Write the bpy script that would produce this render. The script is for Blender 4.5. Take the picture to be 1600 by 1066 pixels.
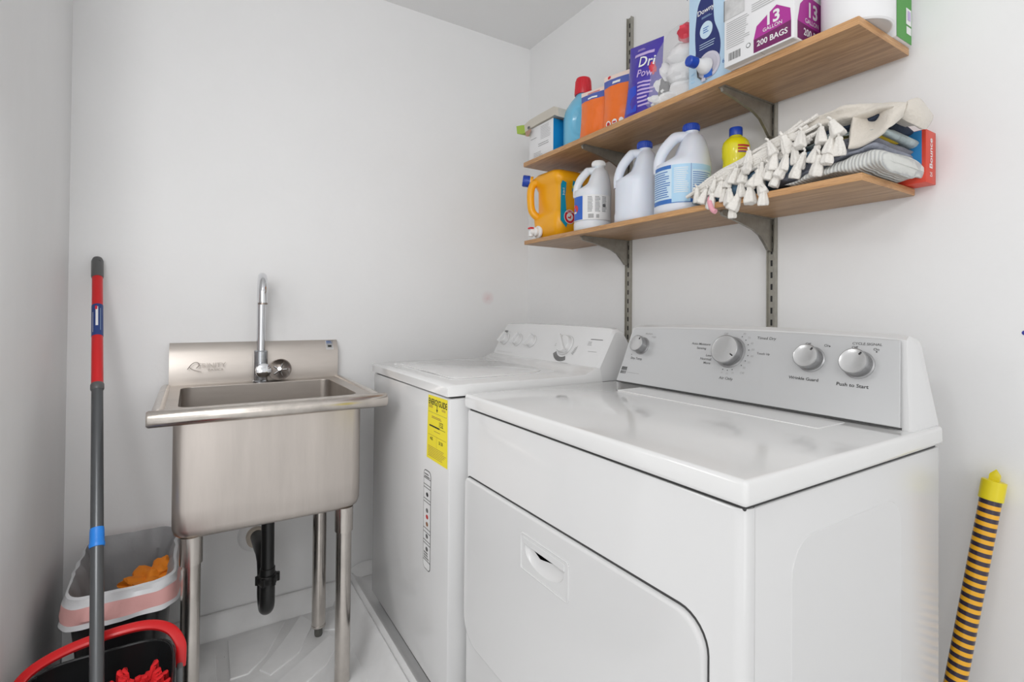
import bpy, bmesh, math, random
from mathutils import Vector, Matrix, noise
S = bpy.context.scene
for o in list(bpy.data.objects): bpy.data.objects.remove(o)
COL = S.collection
PI = math.pi
random.seed(4)

# ------------------------------------------------------------------ camera
EYE = Vector((0, 0, 1.10))
cd = bpy.data.cameras.new('camera'); cam = bpy.data.objects.new('camera', cd); COL.objects.link(cam)
yaw, pitch, roll = math.radians(32.151), math.radians(0.5678), math.radians(0.4992)
fw = Vector((math.sin(yaw)*math.cos(pitch), math.cos(yaw)*math.cos(pitch), math.sin(pitch)))
rt = Vector((math.cos(yaw), -math.sin(yaw), 0)); up = rt.cross(fw)
r2 = rt*math.cos(roll) + up*math.sin(roll); u2 = -rt*math.sin(roll) + up*math.cos(roll)
cam.matrix_world = Matrix(((r2.x, u2.x, -fw.x, EYE.x), (r2.y, u2.y, -fw.y, EYE.y), (r2.z, u2.z, -fw.z, EYE.z), (0, 0, 0, 1)))
cd.sensor_width = 36; cd.lens = 795.36/1600*36; cd.shift_y = (478.87-533)/1600; cd.clip_start = .02
S.camera = cam

# ------------------------------------------------------------------ world, lights, exposure
w = bpy.data.worlds.new('world'); S.world = w; w.use_nodes = True
w.node_tree.nodes['Background'].inputs[0].default_value = (1, 1, 1, 1)
w.node_tree.nodes['Background'].inputs[1].default_value = 1.5
def area(name, loc, aim, size, power, col=(1, 1, 1)):
    d = bpy.data.lights.new(name, 'AREA'); d.shape = 'DISK'; d.size = size; d.energy = power; d.color = col
    o = bpy.data.objects.new(name, d); COL.objects.link(o); o.location = loc
    o.rotation_euler = (Vector(aim)-Vector(loc)).to_track_quat('-Z', 'Y').to_euler(); return o
area('flash_light', (-.5, .3, 1.95), (.55, 1.4, .9), .20, 3.6, (1, 1, 1))
area('corner_fill_light', (-.31, .93, 1.30), (.16, 1.70, .0), .45, 4.0, (1, 1, 1))  # unseen fill added to brighten the pan, washer front and sink wall
area('ceiling_bounce', (-.5, -.5, 1.75), (-.1, .1, 2.33), .5, 13, (1, 1, 1))
dl = area('rear_fill_light', (-.9, -3.2, 1.0), (0, 1.9, .45), 1.0, 17, (1, 1, 1)); dl.data.shape = 'RECTANGLE'; dl.data.size = 1.5; dl.data.size_y = 1.8  # unseen fill panel added behind the camera to lift the sink corner
S.view_settings.view_transform = 'Standard'; S.view_settings.look = 'None'
S.view_settings.gamma = 1; S.view_settings.use_curve_mapping = False
S.view_settings.exposure = -0.70

# ------------------------------------------------------------------ materials
MATS = {}
def mat(name, col, rough=.5, metal=0, bump=0, bscale=30, var=0, vscale=5, coat=0, trans=0, alpha=1, stretch=None, sheen=0, ior=None, sub=0):
    m = bpy.data.materials.new(name); m.use_nodes = True; nt = m.node_tree; b = nt.nodes['Principled BSDF']
    I = b.inputs
    I['Base Color'].default_value = (*col, 1); I['Roughness'].default_value = rough; I['Metallic'].default_value = metal
    I['Coat Weight'].default_value = coat; I['Transmission Weight'].default_value = trans; I['Alpha'].default_value = alpha
    I['Sheen Weight'].default_value = sheen
    if sub: I['Subsurface Weight'].default_value = sub; I['Subsurface Scale'].default_value = .01
    if ior: I['IOR'].default_value = ior
    tc = nt.nodes.new('ShaderNodeTexCoord'); mp = nt.nodes.new('ShaderNodeMapping')
    nt.links.new(tc.outputs['Object'], mp.inputs[0])
    if stretch: mp.inputs['Scale'].default_value = stretch
    if bump:
        n = nt.nodes.new('ShaderNodeTexNoise'); n.inputs['Scale'].default_value = bscale; n.inputs['Detail'].default_value = 5
        bp = nt.nodes.new('ShaderNodeBump'); bp.inputs['Strength'].default_value = bump; bp.inputs['Distance'].default_value = .004
        nt.links.new(mp.outputs[0], n.inputs[0]); nt.links.new(n.outputs[0], bp.inputs['Height']); nt.links.new(bp.outputs[0], I['Normal'])
    if var:
        n = nt.nodes.new('ShaderNodeTexNoise'); n.inputs['Scale'].default_value = vscale; n.inputs['Detail'].default_value = 6; n.inputs['Roughness'].default_value = .65
        nt.links.new(mp.outputs[0], n.inputs[0])
        r = nt.nodes.new('ShaderNodeValToRGB'); r.color_ramp.elements[0].position = .3; r.color_ramp.elements[1].position = .7
        r.color_ramp.elements[0].color = (*[max(0, c*(1-var)) for c in col], 1); r.color_ramp.elements[1].color = (*[min(1, c*(1+var*.5)) for c in col], 1)
        nt.links.new(n.outputs[0], r.inputs[0]); nt.links.new(r.outputs[0], I['Base Color'])
    MATS[name] = m; return m
def specks(name, scale=9, thr=.018, dark=.35, stain=None):
    """small dirt specks on a painted surface, plus one faint coloured smudge"""
    m = MATS[name]; nt = m.node_tree; b = nt.nodes['Principled BSDF']
    tc = nt.nodes.new('ShaderNodeTexCoord'); v = nt.nodes.new('ShaderNodeTexVoronoi'); v.inputs['Scale'].default_value = scale
    nz = nt.nodes.new('ShaderNodeTexNoise'); nz.inputs['Scale'].default_value = 2.3
    nt.links.new(tc.outputs['Object'], v.inputs['Vector']); nt.links.new(tc.outputs['Object'], nz.inputs['Vector'])
    mm = nt.nodes.new('ShaderNodeMath'); mm.operation = 'MULTIPLY'; nt.links.new(nz.outputs[0], mm.inputs[0]); mm.inputs[1].default_value = thr*2
    lt = nt.nodes.new('ShaderNodeMath'); lt.operation = 'LESS_THAN'; nt.links.new(v.outputs['Distance'], lt.inputs[0]); nt.links.new(mm.outputs[0], lt.inputs[1])
    # only some cells carry a speck
    sx = nt.nodes.new('ShaderNodeSeparateColor'); nt.links.new(v.outputs['Color'], sx.inputs[0])
    gt = nt.nodes.new('ShaderNodeMath'); gt.operation = 'GREATER_THAN'; gt.inputs[1].default_value = .72; nt.links.new(sx.outputs[0], gt.inputs[0])
    ml = nt.nodes.new('ShaderNodeMath'); ml.operation = 'MULTIPLY'; nt.links.new(lt.outputs[0], ml.inputs[0]); nt.links.new(gt.outputs[0], ml.inputs[1])
    mx = nt.nodes.new('ShaderNodeMix'); mx.data_type = 'RGBA'
    src = b.inputs['Base Color'].links[0].from_socket if b.inputs['Base Color'].links else None
    if src: nt.links.new(src, mx.inputs[6])
    else: mx.inputs[6].default_value = b.inputs['Base Color'].default_value
    mx.inputs[7].default_value = (dark, dark*.96, dark*.9, 1); nt.links.new(ml.outputs[0], mx.inputs[0])
    out = mx.outputs[2]
    if stain:
        loc, rad, colr, amt = stain
        d = nt.nodes.new('ShaderNodeVectorMath'); d.operation = 'DISTANCE'; nt.links.new(tc.outputs['Object'], d.inputs[0]); d.inputs[1].default_value = loc
        n2 = nt.nodes.new('ShaderNodeTexNoise'); n2.inputs['Scale'].default_value = 30; nt.links.new(tc.outputs['Object'], n2.inputs['Vector'])
        mr = nt.nodes.new('ShaderNodeMapRange'); mr.inputs[1].default_value = rad; mr.inputs[2].default_value = 0; nt.links.new(d.outputs['Value'], mr.inputs[0])
        m2 = nt.nodes.new('ShaderNodeMath'); m2.operation = 'MULTIPLY'; nt.links.new(mr.outputs[0], m2.inputs[0]); nt.links.new(n2.outputs[0], m2.inputs[1])
        m3 = nt.nodes.new('ShaderNodeMath'); m3.operation = 'MULTIPLY'; m3.inputs[1].default_value = amt; nt.links.new(m2.outputs[0], m3.inputs[0])
        my = nt.nodes.new('ShaderNodeMix'); my.data_type = 'RGBA'; nt.links.new(out, my.inputs[6]); my.inputs[7].default_value = (*colr, 1); nt.links.new(m3.outputs[0], my.inputs[0]); out = my.outputs[2]
    nt.links.new(out, b.inputs['Base Color'])

mat('wall_paint', (.87, .87, .87), .55, bump=.12, bscale=60, var=.02, vscale=2.5)
specks('wall_paint', 11, .026, .25)
mat('sink_wall_paint', (.87, .87, .87), .55, bump=.12, bscale=60, var=.02, vscale=2.5)
specks('sink_wall_paint', 7, .014, .35, stain=((1.116, 1.98, 1.16), .035, (.72, .35, .38), .8))
mat('scuffed_paint', (.84, .84, .84), .55, bump=.15, bscale=60, var=.05, vscale=2.2, stretch=(1, 1, .35))
specks('scuffed_paint', 9, .012, .3)
mat('ceiling_paint', (.87, .87, .87), .7, bump=.1, bscale=80)
mat('floor_paint', (.84, .84, .84), .45, var=.08, vscale=6)
mat('pan_plastic', (.88, .88, .88), .32, var=.07, vscale=7); specks('pan_plastic', 26, .03, .12)
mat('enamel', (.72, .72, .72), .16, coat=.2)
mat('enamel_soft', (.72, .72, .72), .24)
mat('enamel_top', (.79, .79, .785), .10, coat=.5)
mat('enamel_shade', (.70, .70, .70), .25)
mat('seam', (.05, .05, .05), .7)
mat('console_silver', (.60, .605, .61), .28, metal=.35)
mat('knob_silver', (.62, .62, .62), .22, metal=.75)
mat('knob_side', (.33, .33, .335), .3, metal=.7)
mat('print_grey', (.13, .13, .13), .6); mat('print_black', (.02, .02, .02), .6); mat('print_light', (.42, .42, .42), .6)
mat('soft_grey', (.5, .5, .5), .4)
mat('label_yellow', (.92, .78, .03), .45); mat('label_white', (.82, .82, .82), .4)
mat('print_red', (.55, .03, .03), .5); mat('print_brown', (.28, .13, .06), .5)
mat('steel', (.60, .55, .51), .36, metal=1, bump=.06, bscale=60, var=.14, vscale=9, stretch=(1, 1, .12))
mat('steel_side', (.56, .515, .475), .40, metal=1, bump=.05, bscale=60, var=.12, vscale=9, stretch=(.12, 1, 1))
mat('steel_tube', (.68, .63, .58), .25, metal=1, var=.15, vscale=30)
mat('steel_leg', (.62, .58, .54), .24, metal=1, var=.12, vscale=20)
mat('chrome', (.72, .73, .75), .09, metal=1)
mat('chrome_worn', (.50, .52, .55), .22, metal=1, var=.15, vscale=60)
mat('drain_metal', (.34, .30, .27), .22, metal=1)
mat('black_pipe', (.012, .012, .012), .28)
mat('pipe_cream', (.62, .55, .46), .5); mat('foot_grey', (.10, .10, .09), .5)
mat('galvanized', (.33, .31, .27), .42, metal=.7, var=.2, vscale=40)
mat('rail_metal', (.40, .385, .34), .42, metal=.6, var=.15, vscale=50)
mat('plastic_grey', (.10, .10, .10), .35); mat('pole_grey', (.10, .105, .11), .3, metal=.4)
mat('red_plastic', (.62, .012, .015), .28); mat('blue_tape', (.02, .22, .72), .4, bump=.2, bscale=120)
mat('navy', (.015, .045, .20), .45); mat('bag_white', (.74, .75, .77), .35, bump=.35, bscale=26, alpha=.88)
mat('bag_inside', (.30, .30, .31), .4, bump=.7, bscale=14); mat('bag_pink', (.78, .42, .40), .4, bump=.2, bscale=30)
mat('can_black', (.012, .012, .013), .3); mat('bucket_black', (.016, .017, .018), .18)
mat('bucket_grey', (.16, .17, .175), .35)
mat('orange_cloth', (.85, .25, .01), .75, bump=.5, bscale=60); mat('mop_red', (.70, .01, .015), .85, bump=.9, bscale=90)
mat('jug_orange', (.93, .42, .008), .28); mat('jug_white', (.74, .78, .86), .32, sub=.1); mat('jug_white2', (.78, .80, .84), .32, sub=.1)
mat('cap_blue', (.012, .06, .42), .3); mat('cap_white', (.85, .85, .85), .3); mat('cap_red', (.65, .015, .03), .3)
mat('label_blue', (.03, .13, .55), .35); mat('label_lightblue', (.42, .66, .86), .35); mat('label_paleblue', (.62, .78, .90), .35)
mat('print_blue', (.04, .16, .50), .4); mat('teal', (.0, .30, .48), .35)
mat('yellow_plastic', (.85, .76, .01), .25, coat=.3); mat('bottle_blue', (.16, .50, .72), .22, coat=.3); mat('bottle_blue_dark', (.02, .12, .55), .3)
mat('box_white', (.82, .82, .83), .45); mat('box_grey', (.60, .585, .57), .6); mat('box_blue', (.01, .27, .62), .35); mat('box_beige', (.60, .56, .49), .6)
mat('lime', (.38, .55, .06), .5); mat('brown', (.45, .27, .20), .6)
mat('pouch_orange', (.86, .17, .015), .22, bump=.9, bscale=22, coat=.3); mat('pouch_top', (.86, .70, .62), .35); mat('pouch_blue', (.08, .12, .42), .35)
mat('bag_violet', (.055, .03, .36), .22, bump=.25, bscale=35, coat=.3); mat('bag_royal', (.02, .06, .55), .25, coat=.3)
mat('violet_light', (.55, .42, .72), .35)
mat('cotton', (.86, .86, .86), .9, bump=.8, bscale=70); mat('cotton_red', (.70, .05, .08), .5)
mat('clear_film', (.9, .9, .92), .12, alpha=.22, bump=.6, bscale=30)
mat('sky_box', (.52, .71, .88), .4); mat('dark_blue_print', (.018, .03, .16), .4); mat('magenta', (.42, .03, .30), .4); mat('plum', (.17, .015, .11), .4)
mat('clear_tray', (.62, .60, .68), .2); mat('green_print', (.05, .30, .03), .4); mat('marble', (.62, .62, .62), .35, var=.3, vscale=25)
mat('blanket', (.68, .63, .56), .9, bump=.55, bscale=170, sheen=.3); mat('fringe', (.84, .81, .76), .95, bump=.7, bscale=240, sheen=.3)
mat('denim', (.13, .23, .34), .9, bump=.5, bscale=120, var=.35, vscale=22); mat('denim_dark', (.03, .045, .08), .9, bump=.5, bscale=120, var=.3, vscale=20)
mat('cloth_grey', (.23, .235, .27), .95, bump=.8, bscale=150, var=.2, vscale=20); mat('cloth_slate', (.33, .35, .42), .95, bump=.8, bscale=150, var=.25, vscale=16)
mat('cloth_teal', (.45, .53, .54), .9, bump=.6, bscale=120, var=.3, vscale=35); mat('cloth_yellow', (.62, .44, .03), .9, bump=.6, bscale=120)
mat('cloth_pale', (.38, .50, .60), .9, bump=.5, bscale=120)
mat('pink_cloth', (.80, .38, .45), .8)
mat('tube_orange', (.88, .44, .01), .3, coat=.3); mat('tube_black', (.022, .012, .035), .3, coat=.3); mat('tube_yellow', (.80, .66, .01), .3)
mat('box_red', (.68, .05, .02), .4); mat('box_sky', (.04, .28, .62), .4); mat('box_green', (.05, .28, .06), .4)
mat('spot_blue', (.04, .05, .35), .5)
# knit cloth with ribs
def knit():
    m = mat('cloth_knit', (.62, .63, .61), .9); nt = m.node_tree; b = nt.nodes['Principled BSDF']
    tc = nt.nodes.new('ShaderNodeTexCoord'); wv = nt.nodes.new('ShaderNodeTexWave'); wv.bands_direction = 'Y'; wv.inputs['Scale'].default_value = 48; wv.inputs['Distortion'].default_value = 2.5
    nt.links.new(tc.outputs['Object'], wv.inputs['Vector']); r = nt.nodes.new('ShaderNodeValToRGB')
    r.color_ramp.elements[0].color = (.50, .51, .51, 1); r.color_ramp.elements[1].color = (.68, .69, .66, 1); r.color_ramp.elements[1].position = .45
    nt.links.new(wv.outputs['Color'], r.inputs[0]); nt.links.new(r.outputs[0], b.inputs['Base Color'])
    bp = nt.nodes.new('ShaderNodeBump'); bp.inputs['Strength'].default_value = .6; bp.inputs['Distance'].default_value = .003
    nt.links.new(wv.outputs['Color'], bp.inputs['Height']); nt.links.new(bp.outputs[0], b.inputs['Normal'])
knit()
def wood(name, base, dark, sc):
    m = mat(name, base, .42); nt = m.node_tree; b = nt.nodes['Principled BSDF']
    tc = nt.nodes.new('ShaderNodeTexCoord'); mp = nt.nodes.new('ShaderNodeMapping'); mp.inputs['Scale'].default_value = sc
    nt.links.new(tc.outputs['Object'], mp.inputs[0])
    n1 = nt.nodes.new('ShaderNodeTexNoise'); n1.inputs['Scale'].default_value = 2.2; n1.inputs['Detail'].default_value = 8; n1.inputs['Distortion'].default_value = 1.6
    nt.links.new(mp.outputs[0], n1.inputs['Vector'])
    n2 = nt.nodes.new('ShaderNodeTexNoise'); n2.inputs['Scale'].default_value = 9; n2.inputs['Detail'].default_value = 8; n2.inputs['Roughness'].default_value = .75
    nt.links.new(mp.outputs[0], n2.inputs['Vector'])
    ad = nt.nodes.new('ShaderNodeMath'); ad.operation = 'ADD'; nt.links.new(n1.outputs[0], ad.inputs[0]); nt.links.new(n2.outputs[0], ad.inputs[1])
    r = nt.nodes.new('ShaderNodeValToRGB'); r.color_ramp.elements[0].position = .38; r.color_ramp.elements[1].position = .62
    hv = nt.nodes.new('ShaderNodeMath'); hv.operation = 'MULTIPLY'; hv.inputs[1].default_value = .5; nt.links.new(ad.outputs[0], hv.inputs[0])
    r.color_ramp.elements[0].color = (*dark, 1); r.color_ramp.elements[1].color = (*base, 1)
    nt.links.new(hv.outputs[0], r.inputs[0]); nt.links.new(r.outputs[0], b.inputs['Base Color'])
wood('plywood', (.47, .29, .155), (.27, .15, .075), (14, 1.3, 30))
wood('plywood_edge', (.66, .38, .17), (.40, .20, .08), (6, 4, 80))

# ------------------------------------------------------------------ builders
WL = {}
def thing(name, label, cat, loc, group=None):
    o = bpy.data.objects.new(name, None); COL.objects.link(o); o.location = loc; o.empty_display_size = .05
    o['label'] = label; o['category'] = cat
    if group: o['group'] = group
    WL[o] = Vector(loc); return o
def tag(o, label, cat, group=None):
    o['label'] = label; o['category'] = cat
    if group: o['group'] = group
    return o
TEXT_CACHE = {}
def text_mesh(s, bold=0):
    if (s, bold) in TEXT_CACHE: return TEXT_CACHE[(s, bold)]
    c = bpy.data.curves.new('t', 'FONT'); c.body = s; c.size = 1; c.align_x = 'CENTER'; c.align_y = 'CENTER'; c.resolution_u = 3; c.offset = bold
    o = bpy.data.objects.new('t', c); COL.objects.link(o); dg = bpy.context.evaluated_depsgraph_get()
    me = bpy.data.meshes.new_from_object(o.evaluated_get(dg)); me.calc_loop_triangles()
    vs = [(v.co.x, v.co.y) for v in me.vertices]; fs = [tuple(p.vertices) for p in me.polygons]
    bpy.data.objects.remove(o); bpy.data.curves.remove(c); bpy.data.meshes.remove(me)
    TEXT_CACHE[(s, bold)] = (vs, fs); return vs, fs
def plane_fn(o, u, v, off=.0006):
    o = Vector(o); u = Vector(u).normalized(); v = Vector(v).normalized(); n = u.cross(v)
    return lambda a, b, h=0: o + u*a + v*b + n*(off+h)
def cyl_fn(cx, cy, z0, rx, ry=None, face=PI, off=.0008):
    """wrap a label round an upright body; a runs along the surface to the viewer's right"""
    ry = ry or rx
    def f(a, b, h=0):
        t = face + a/((rx+ry)/2)
        return Vector((cx+(rx+off+h)*math.cos(t), cy+(ry+off+h)*math.sin(t), z0+b))
    return f
class MB:
    def __init__(s, M=None): s.v = []; s.f = []; s.m = []; s.mi = []; s.M = M
    def slot(s, m):
        if m not in s.m: s.m.append(m)
        return s.m.index(m)
    def add(s, vs, fs, m, M=None):
        k = len(s.v); i = s.slot(m)
        for p in vs:
            p = Vector(p)
            if M: p = M @ p
            if s.M: p = s.M @ p
            s.v.append(p)
        for f in fs: s.f.append([a+k for a in f]); s.mi.append(i)
        return s
    def box(s, a, b, m, bev=0, seg=2, M=None):
        bm = bmesh.new(); bmesh.ops.create_cube(bm, size=1)
        a, b = Vector(a), Vector(b)
        for v in bm.verts: v.co = Vector(((a.x+b.x)/2+v.co.x*(b.x-a.x), (a.y+b.y)/2+v.co.y*(b.y-a.y), (a.z+b.z)/2+v.co.z*(b.z-a.z)))
        if bev: bmesh.ops.bevel(bm, geom=list(bm.edges), offset=bev, segments=seg, profile=.5, affect='EDGES')
        s.bm(bm, m, M); return s
    def bm(s, bm, m, M=None):
        bm.verts.index_update(); s.add([v.co.copy() for v in bm.verts], [[v.index for v in f.verts] for f in bm.faces], m, M); bm.free()
    def prism(s, pts, fn, h0, h1, m, bev=0, seg=2):
        """extrude a 2D outline along the normal of fn(a,b,h)"""
        bm = bmesh.new(); lo = [bm.verts.new(fn(p[0], p[1], h0)) for p in pts]; f = bm.faces.new(lo)
        r = bmesh.ops.extrude_face_region(bm, geom=[f]); nv = [e for e in r['geom'] if isinstance(e, bmesh.types.BMVert)]
        d = fn(0, 0, h1)-fn(0, 0, h0); bmesh.ops.translate(bm, verts=nv, vec=d)
        if bev:
            top = set(nv); es = [e for e in bm.edges if e.verts[0] in top and e.verts[1] in top]
            bmesh.ops.bevel(bm, geom=es, offset=bev, segments=seg, profile=.5, affect='EDGES')
        bmesh.ops.recalc_face_normals(bm, faces=list(bm.faces)); s.bm(bm, m); return s
    def loft(s, rings, m, caps=(1, 1), closed=True, M=None):
        n = len(rings[0]); vs = [p for r in rings for p in r]; fs = []
        for i in range(len(rings)-1):
            for j in range(n if closed else n-1):
                k = (j+1) % n; fs.append([i*n+j, i*n+k, (i+1)*n+k, (i+1)*n+j])
        if caps[0]: fs.append(list(range(n))[::-1])
        if caps[1]: fs.append([(len(rings)-1)*n+j for j in range(n)])
        return s.add(vs, fs, m, M)
    def tube(s, path, r, m, n=14, caps=(1, 1), closed=False):
        path = [Vector(p) for p in path]; rs = r if isinstance(r, (list, tuple)) else [r]*len(path); rings = []
        N = len(path); t0 = (path[1]-path[0]).normalized(); ref = Vector((0, 0, 1)) if abs(t0.z) < .9 else Vector((1, 0, 0))
        u = t0.cross(ref).normalized()
        for i, p in enumerate(path):
            a = path[(i-1) % N] if (closed or i) else p; b = path[(i+1) % N] if (closed or i < N-1) else p
            t = (b-a).normalized(); u = (u-t*u.dot(t)).normalized(); v = t.cross(u)
            rings.append([p+(u*math.cos(2*PI*k/n)+v*math.sin(2*PI*k/n))*rs[i] for k in range(n)])
        if closed: rings.append(rings[0]); caps = (0, 0)
        return s.loft(rings, m, caps)
    def lathe(s, prof, o, m, n=32, axis=(0, 0, 1), M=None, caps=(1, 1)):
        q = Vector((0, 0, 1)).rotation_difference(Vector(axis).normalized()).to_matrix(); o = Vector(o)
        rings = [[o + q @ Vector((r*math.cos(2*PI*k/n), r*math.sin(2*PI*k/n), z)) for k in range(n)] for r, z in prof]
        return s.loft(rings, m, caps, M=M)
    def text(s, t, size, fn, a, b, m, bold=0, h=0, rot=0, sx=1):
        vs, fs = text_mesh(t, bold); c, q = math.cos(rot), math.sin(rot)
        return s.add([fn(a+(x*sx*c-y*q)*size, b+(x*sx*q+y*c)*size, h) for x, y in vs], fs, m)
    def rect(s, fn, a0, b0, a1, b1, m, h=0, n=1):
        vs = []; fs = []
        for i in range(n+1):
            a = a0+(a1-a0)*i/n; vs += [fn(a, b0, h), fn(a, b1, h)]
            if i: k = 2*i; fs.append([k-2, k, k+1, k-1])
        return s.add(vs, fs, m)
    def poly(s, fn, pts, m, h=0): return s.add([fn(x, y, h) for x, y in pts], [list(range(len(pts)))], m)
    def disc(s, fn, a, b, r, m, h=0, ry=None, n=28): return s.poly(fn, [(a+r*math.cos(2*PI*k/n), b+(ry or r)*math.sin(2*PI*k/n)) for k in range(n)], m, h)
    def bars(s, fn, a0, b0, a1, b1, rows, m, h=.0003, fill=.42, gap=.25, n=1, seed=1):
        """rows of small illegible print"""
        R = random.Random(seed); dh = (b1-b0)/rows
        for i in range(rows):
            e = a1-(a1-a0)*gap*R.random(); y = b0+dh*(i+.5); s.rect(fn, a0, y-dh*fill/2, e, y+dh*fill/2, m, h, n)
        return s
    def sheet(s, fn, nu, nv, m):
        vs = [fn(i/nu, j/nv) for i in range(nu+1) for j in range(nv+1)]
        fs = [[i*(nv+1)+j, (i+1)*(nv+1)+j, (i+1)*(nv+1)+j+1, i*(nv+1)+j+1] for i in range(nu) for j in range(nv)]
        return s.add(vs, fs, m)
    def build(s, name, parent=None, solid=0, sharp=38, subd=0, label=None):
        base = WL[parent] if parent else Vector((0, 0, 0))
        if not parent:
            lo = Vector((min(p.x for p in s.v), min(p.y for p in s.v), min(p.z for p in s.v))); hi = Vector((max(p.x for p in s.v), max(p.y for p in s.v), 0))
            base = Vector(((lo.x+hi.x)/2, (lo.y+hi.y)/2, lo.z))
        me = bpy.data.meshes.new(name); me.from_pydata([p-base for p in s.v], [], s.f)
        for m in s.m: me.materials.append(MATS[m])
        me.polygons.foreach_set('material_index', s.mi); me.polygons.foreach_set('use_smooth', [True]*len(s.f)); me.update()
        try: me.set_sharp_from_angle(angle=math.radians(sharp))
        except Exception: pass
        o = bpy.data.objects.new(name, me); COL.objects.link(o)
        if parent: o.parent = parent
        else: o.location = base
        WL[o] = base
        if solid: md = o.modifiers.new('s', 'SOLIDIFY'); md.thickness = solid; md.offset = 0
        if subd: md = o.modifiers.new('d', 'SUBSURF'); md.levels = subd; md.render_levels = subd
        if label: o['label'] = label
        return o
def rrect(x0, x1, y0, y1, r, n=4):
    out = []
    for cx, cy, a in ((x1-r, y1-r, 0), (x0+r, y1-r, PI/2), (x0+r, y0+r, PI), (x1-r, y0+r, 3*PI/2)):
        for k in range(n+1): t = a+PI/2*k/n; out.append((cx+r*math.cos(t), cy+r*math.sin(t)))
    return out
def rr3(x0, x1, y0, y1, r, z, n=4): return [Vector((x, y, z)) for x, y in rrect(x0, x1, y0, y1, r, n)]
def arc(c, r, a0, a1, n, ax='yz'):
    out = []
    for k in range(n+1):
        t = a0+(a1-a0)*k/n; p = Vector(c)
        i, j = 'xyz'.index(ax[0]), 'xyz'.index(ax[1]); p[i] += r*math.cos(t); p[j] += r*math.sin(t); out.append(p)
    return out
def smooth_path(pts, n=8):
    pts = [Vector(p) for p in pts]; out = []
    for i in range(len(pts)-1):
        p0 = pts[max(i-1, 0)]; p1 = pts[i]; p2 = pts[i+1]; p3 = pts[min(i+2, len(pts)-1)]
        for k in range(n):
            t = k/n; out.append(.5*((2*p1)+(p2-p0)*t+(2*p0-5*p1+4*p2-p3)*t*t+(-p0+3*p1-3*p2+p3)*t**3))
    out.append(pts[-1]); return out
def struct(name, mb, **k): o = mb.build(name, **k); o['kind'] = 'structure'; return o

XW, YW, XL, ZC = 1.33, 1.98, -.312, 2.333
# ------------------------------------------------------------------ the room
def slab(name, a, b, m):
    mb = MB(); mb.box(a, b, m); return struct(name, mb)
for nm, a, b, m in (('wall_back', (XL-.1, YW, 0), (XW+.1, YW+.1, ZC), 'sink_wall_paint'), ('wall_right', (XW, -1.6, 0), (XW+.1, YW, ZC), 'wall_paint'),
                    ('wall_left', (XL-.1, 1.22, 0), (XL, YW, ZC), 'scuffed_paint')):
    me = MB(); me.box(a, b, m)
    mesh = bpy.data.meshes.new(nm); mesh.from_pydata(me.v, [], me.f); mesh.materials.append(MATS[m]); o = bpy.data.objects.new(nm, mesh); COL.objects.link(o); o['kind'] = 'structure'
slab('floor', (-1.6, -1.6, -.1), (XW+.1, YW+.1, 0), 'floor_paint')
slab('ceiling', (-1.6, -1.6, ZC), (XW+.1, YW+.1, ZC+.1), 'ceiling_paint')
mb = MB(); mb.lathe([(.004, 0), (.0045, .0006), (.003, .0012)], (XW, .298, 1.068), 'spot_blue', 12, axis=(-1, 0, 0)); 
tag(mb.build('wall_mark'), 'small dark blue spot on the right wall at the photo edge', 'spot')

# ------------------------------------------------------------------ moulded floor pan
t = thing('floor_pan', 'white moulded plastic floor pan under the sink and the washer', 'pan', (.45, 1.55, 0))
mb = MB(); mb.box((XL+.003, .95, 0), (.497, YW-.002, .015), 'pan_plastic', .003)
mb.build('sink_tray', t)
mb = MB()   # raised lip along the wall
mb.loft([[Vector((x, y, z)) for y, z in ((1.978, .014), (1.978, .082), (1.966, .084), (1.958, .078), (1.942, .024), (1.930, .014))] for x in (XL+.004, .515)], 'pan_plastic')
mb.build('rear_lip', t)
mb = MB()   # double bead between sink tray and washer tray
sec = [(.450, .0145), (.470, .04), (.489, .088), (.497, .1), (.504, .103), (.509, .099), (.512, .094), (.516, .100), (.523, .105), (.530, .103), (.536, .098), (.56, .093), (1.27, .093), (1.27, .0), (.450, .0)]
mb.loft([[Vector((x, y, z)) for x, z in sec] for y in (1.125, 1.976)], 'pan_plastic'); mb.build('washer_tray', t)
mb = MB()   # curved cove behind the washer tray
mb.loft([[Vector((x, y, z)) for y, z in ((1.9775, .09), (1.9775, .10+.028*math.sin(min(1, k/5)*PI/2)), (1.93, .094))] for k, x in enumerate((.505, .52, .535, .55, .565, .58, .62, .8, 1.2))], 'pan_plastic'); mb.build('tray_cove', t)
fn = plane_fn((0, 0, .015), (1, 0, 0), (0, 1, 0), 0)
mb = MB()
for pts in ([(.112, 1.90), (.108, 1.70), (.155, 1.70), (.21, 1.76), (.29, 1.92)], [(.185, 1.70), (.21, 1.66), (.30, 1.72), (.37, 1.86), (.34, 1.93), (.26, 1.80)], [(.20, 1.60), (.22, 1.52), (.36, 1.62), (.43, 1.72), (.40, 1.76), (.30, 1.68)],
            [(.02, 1.88), (.02, 1.64), (.075, 1.62), (.075, 1.88)], [(.42, 1.90), (.39, 1.80), (.43, 1.78), (.455, 1.90)]):
    mb.prism(pts, fn, -.001, .004, 'pan_plastic', .0015, 1)
mb.build('relief_panel', t)

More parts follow.
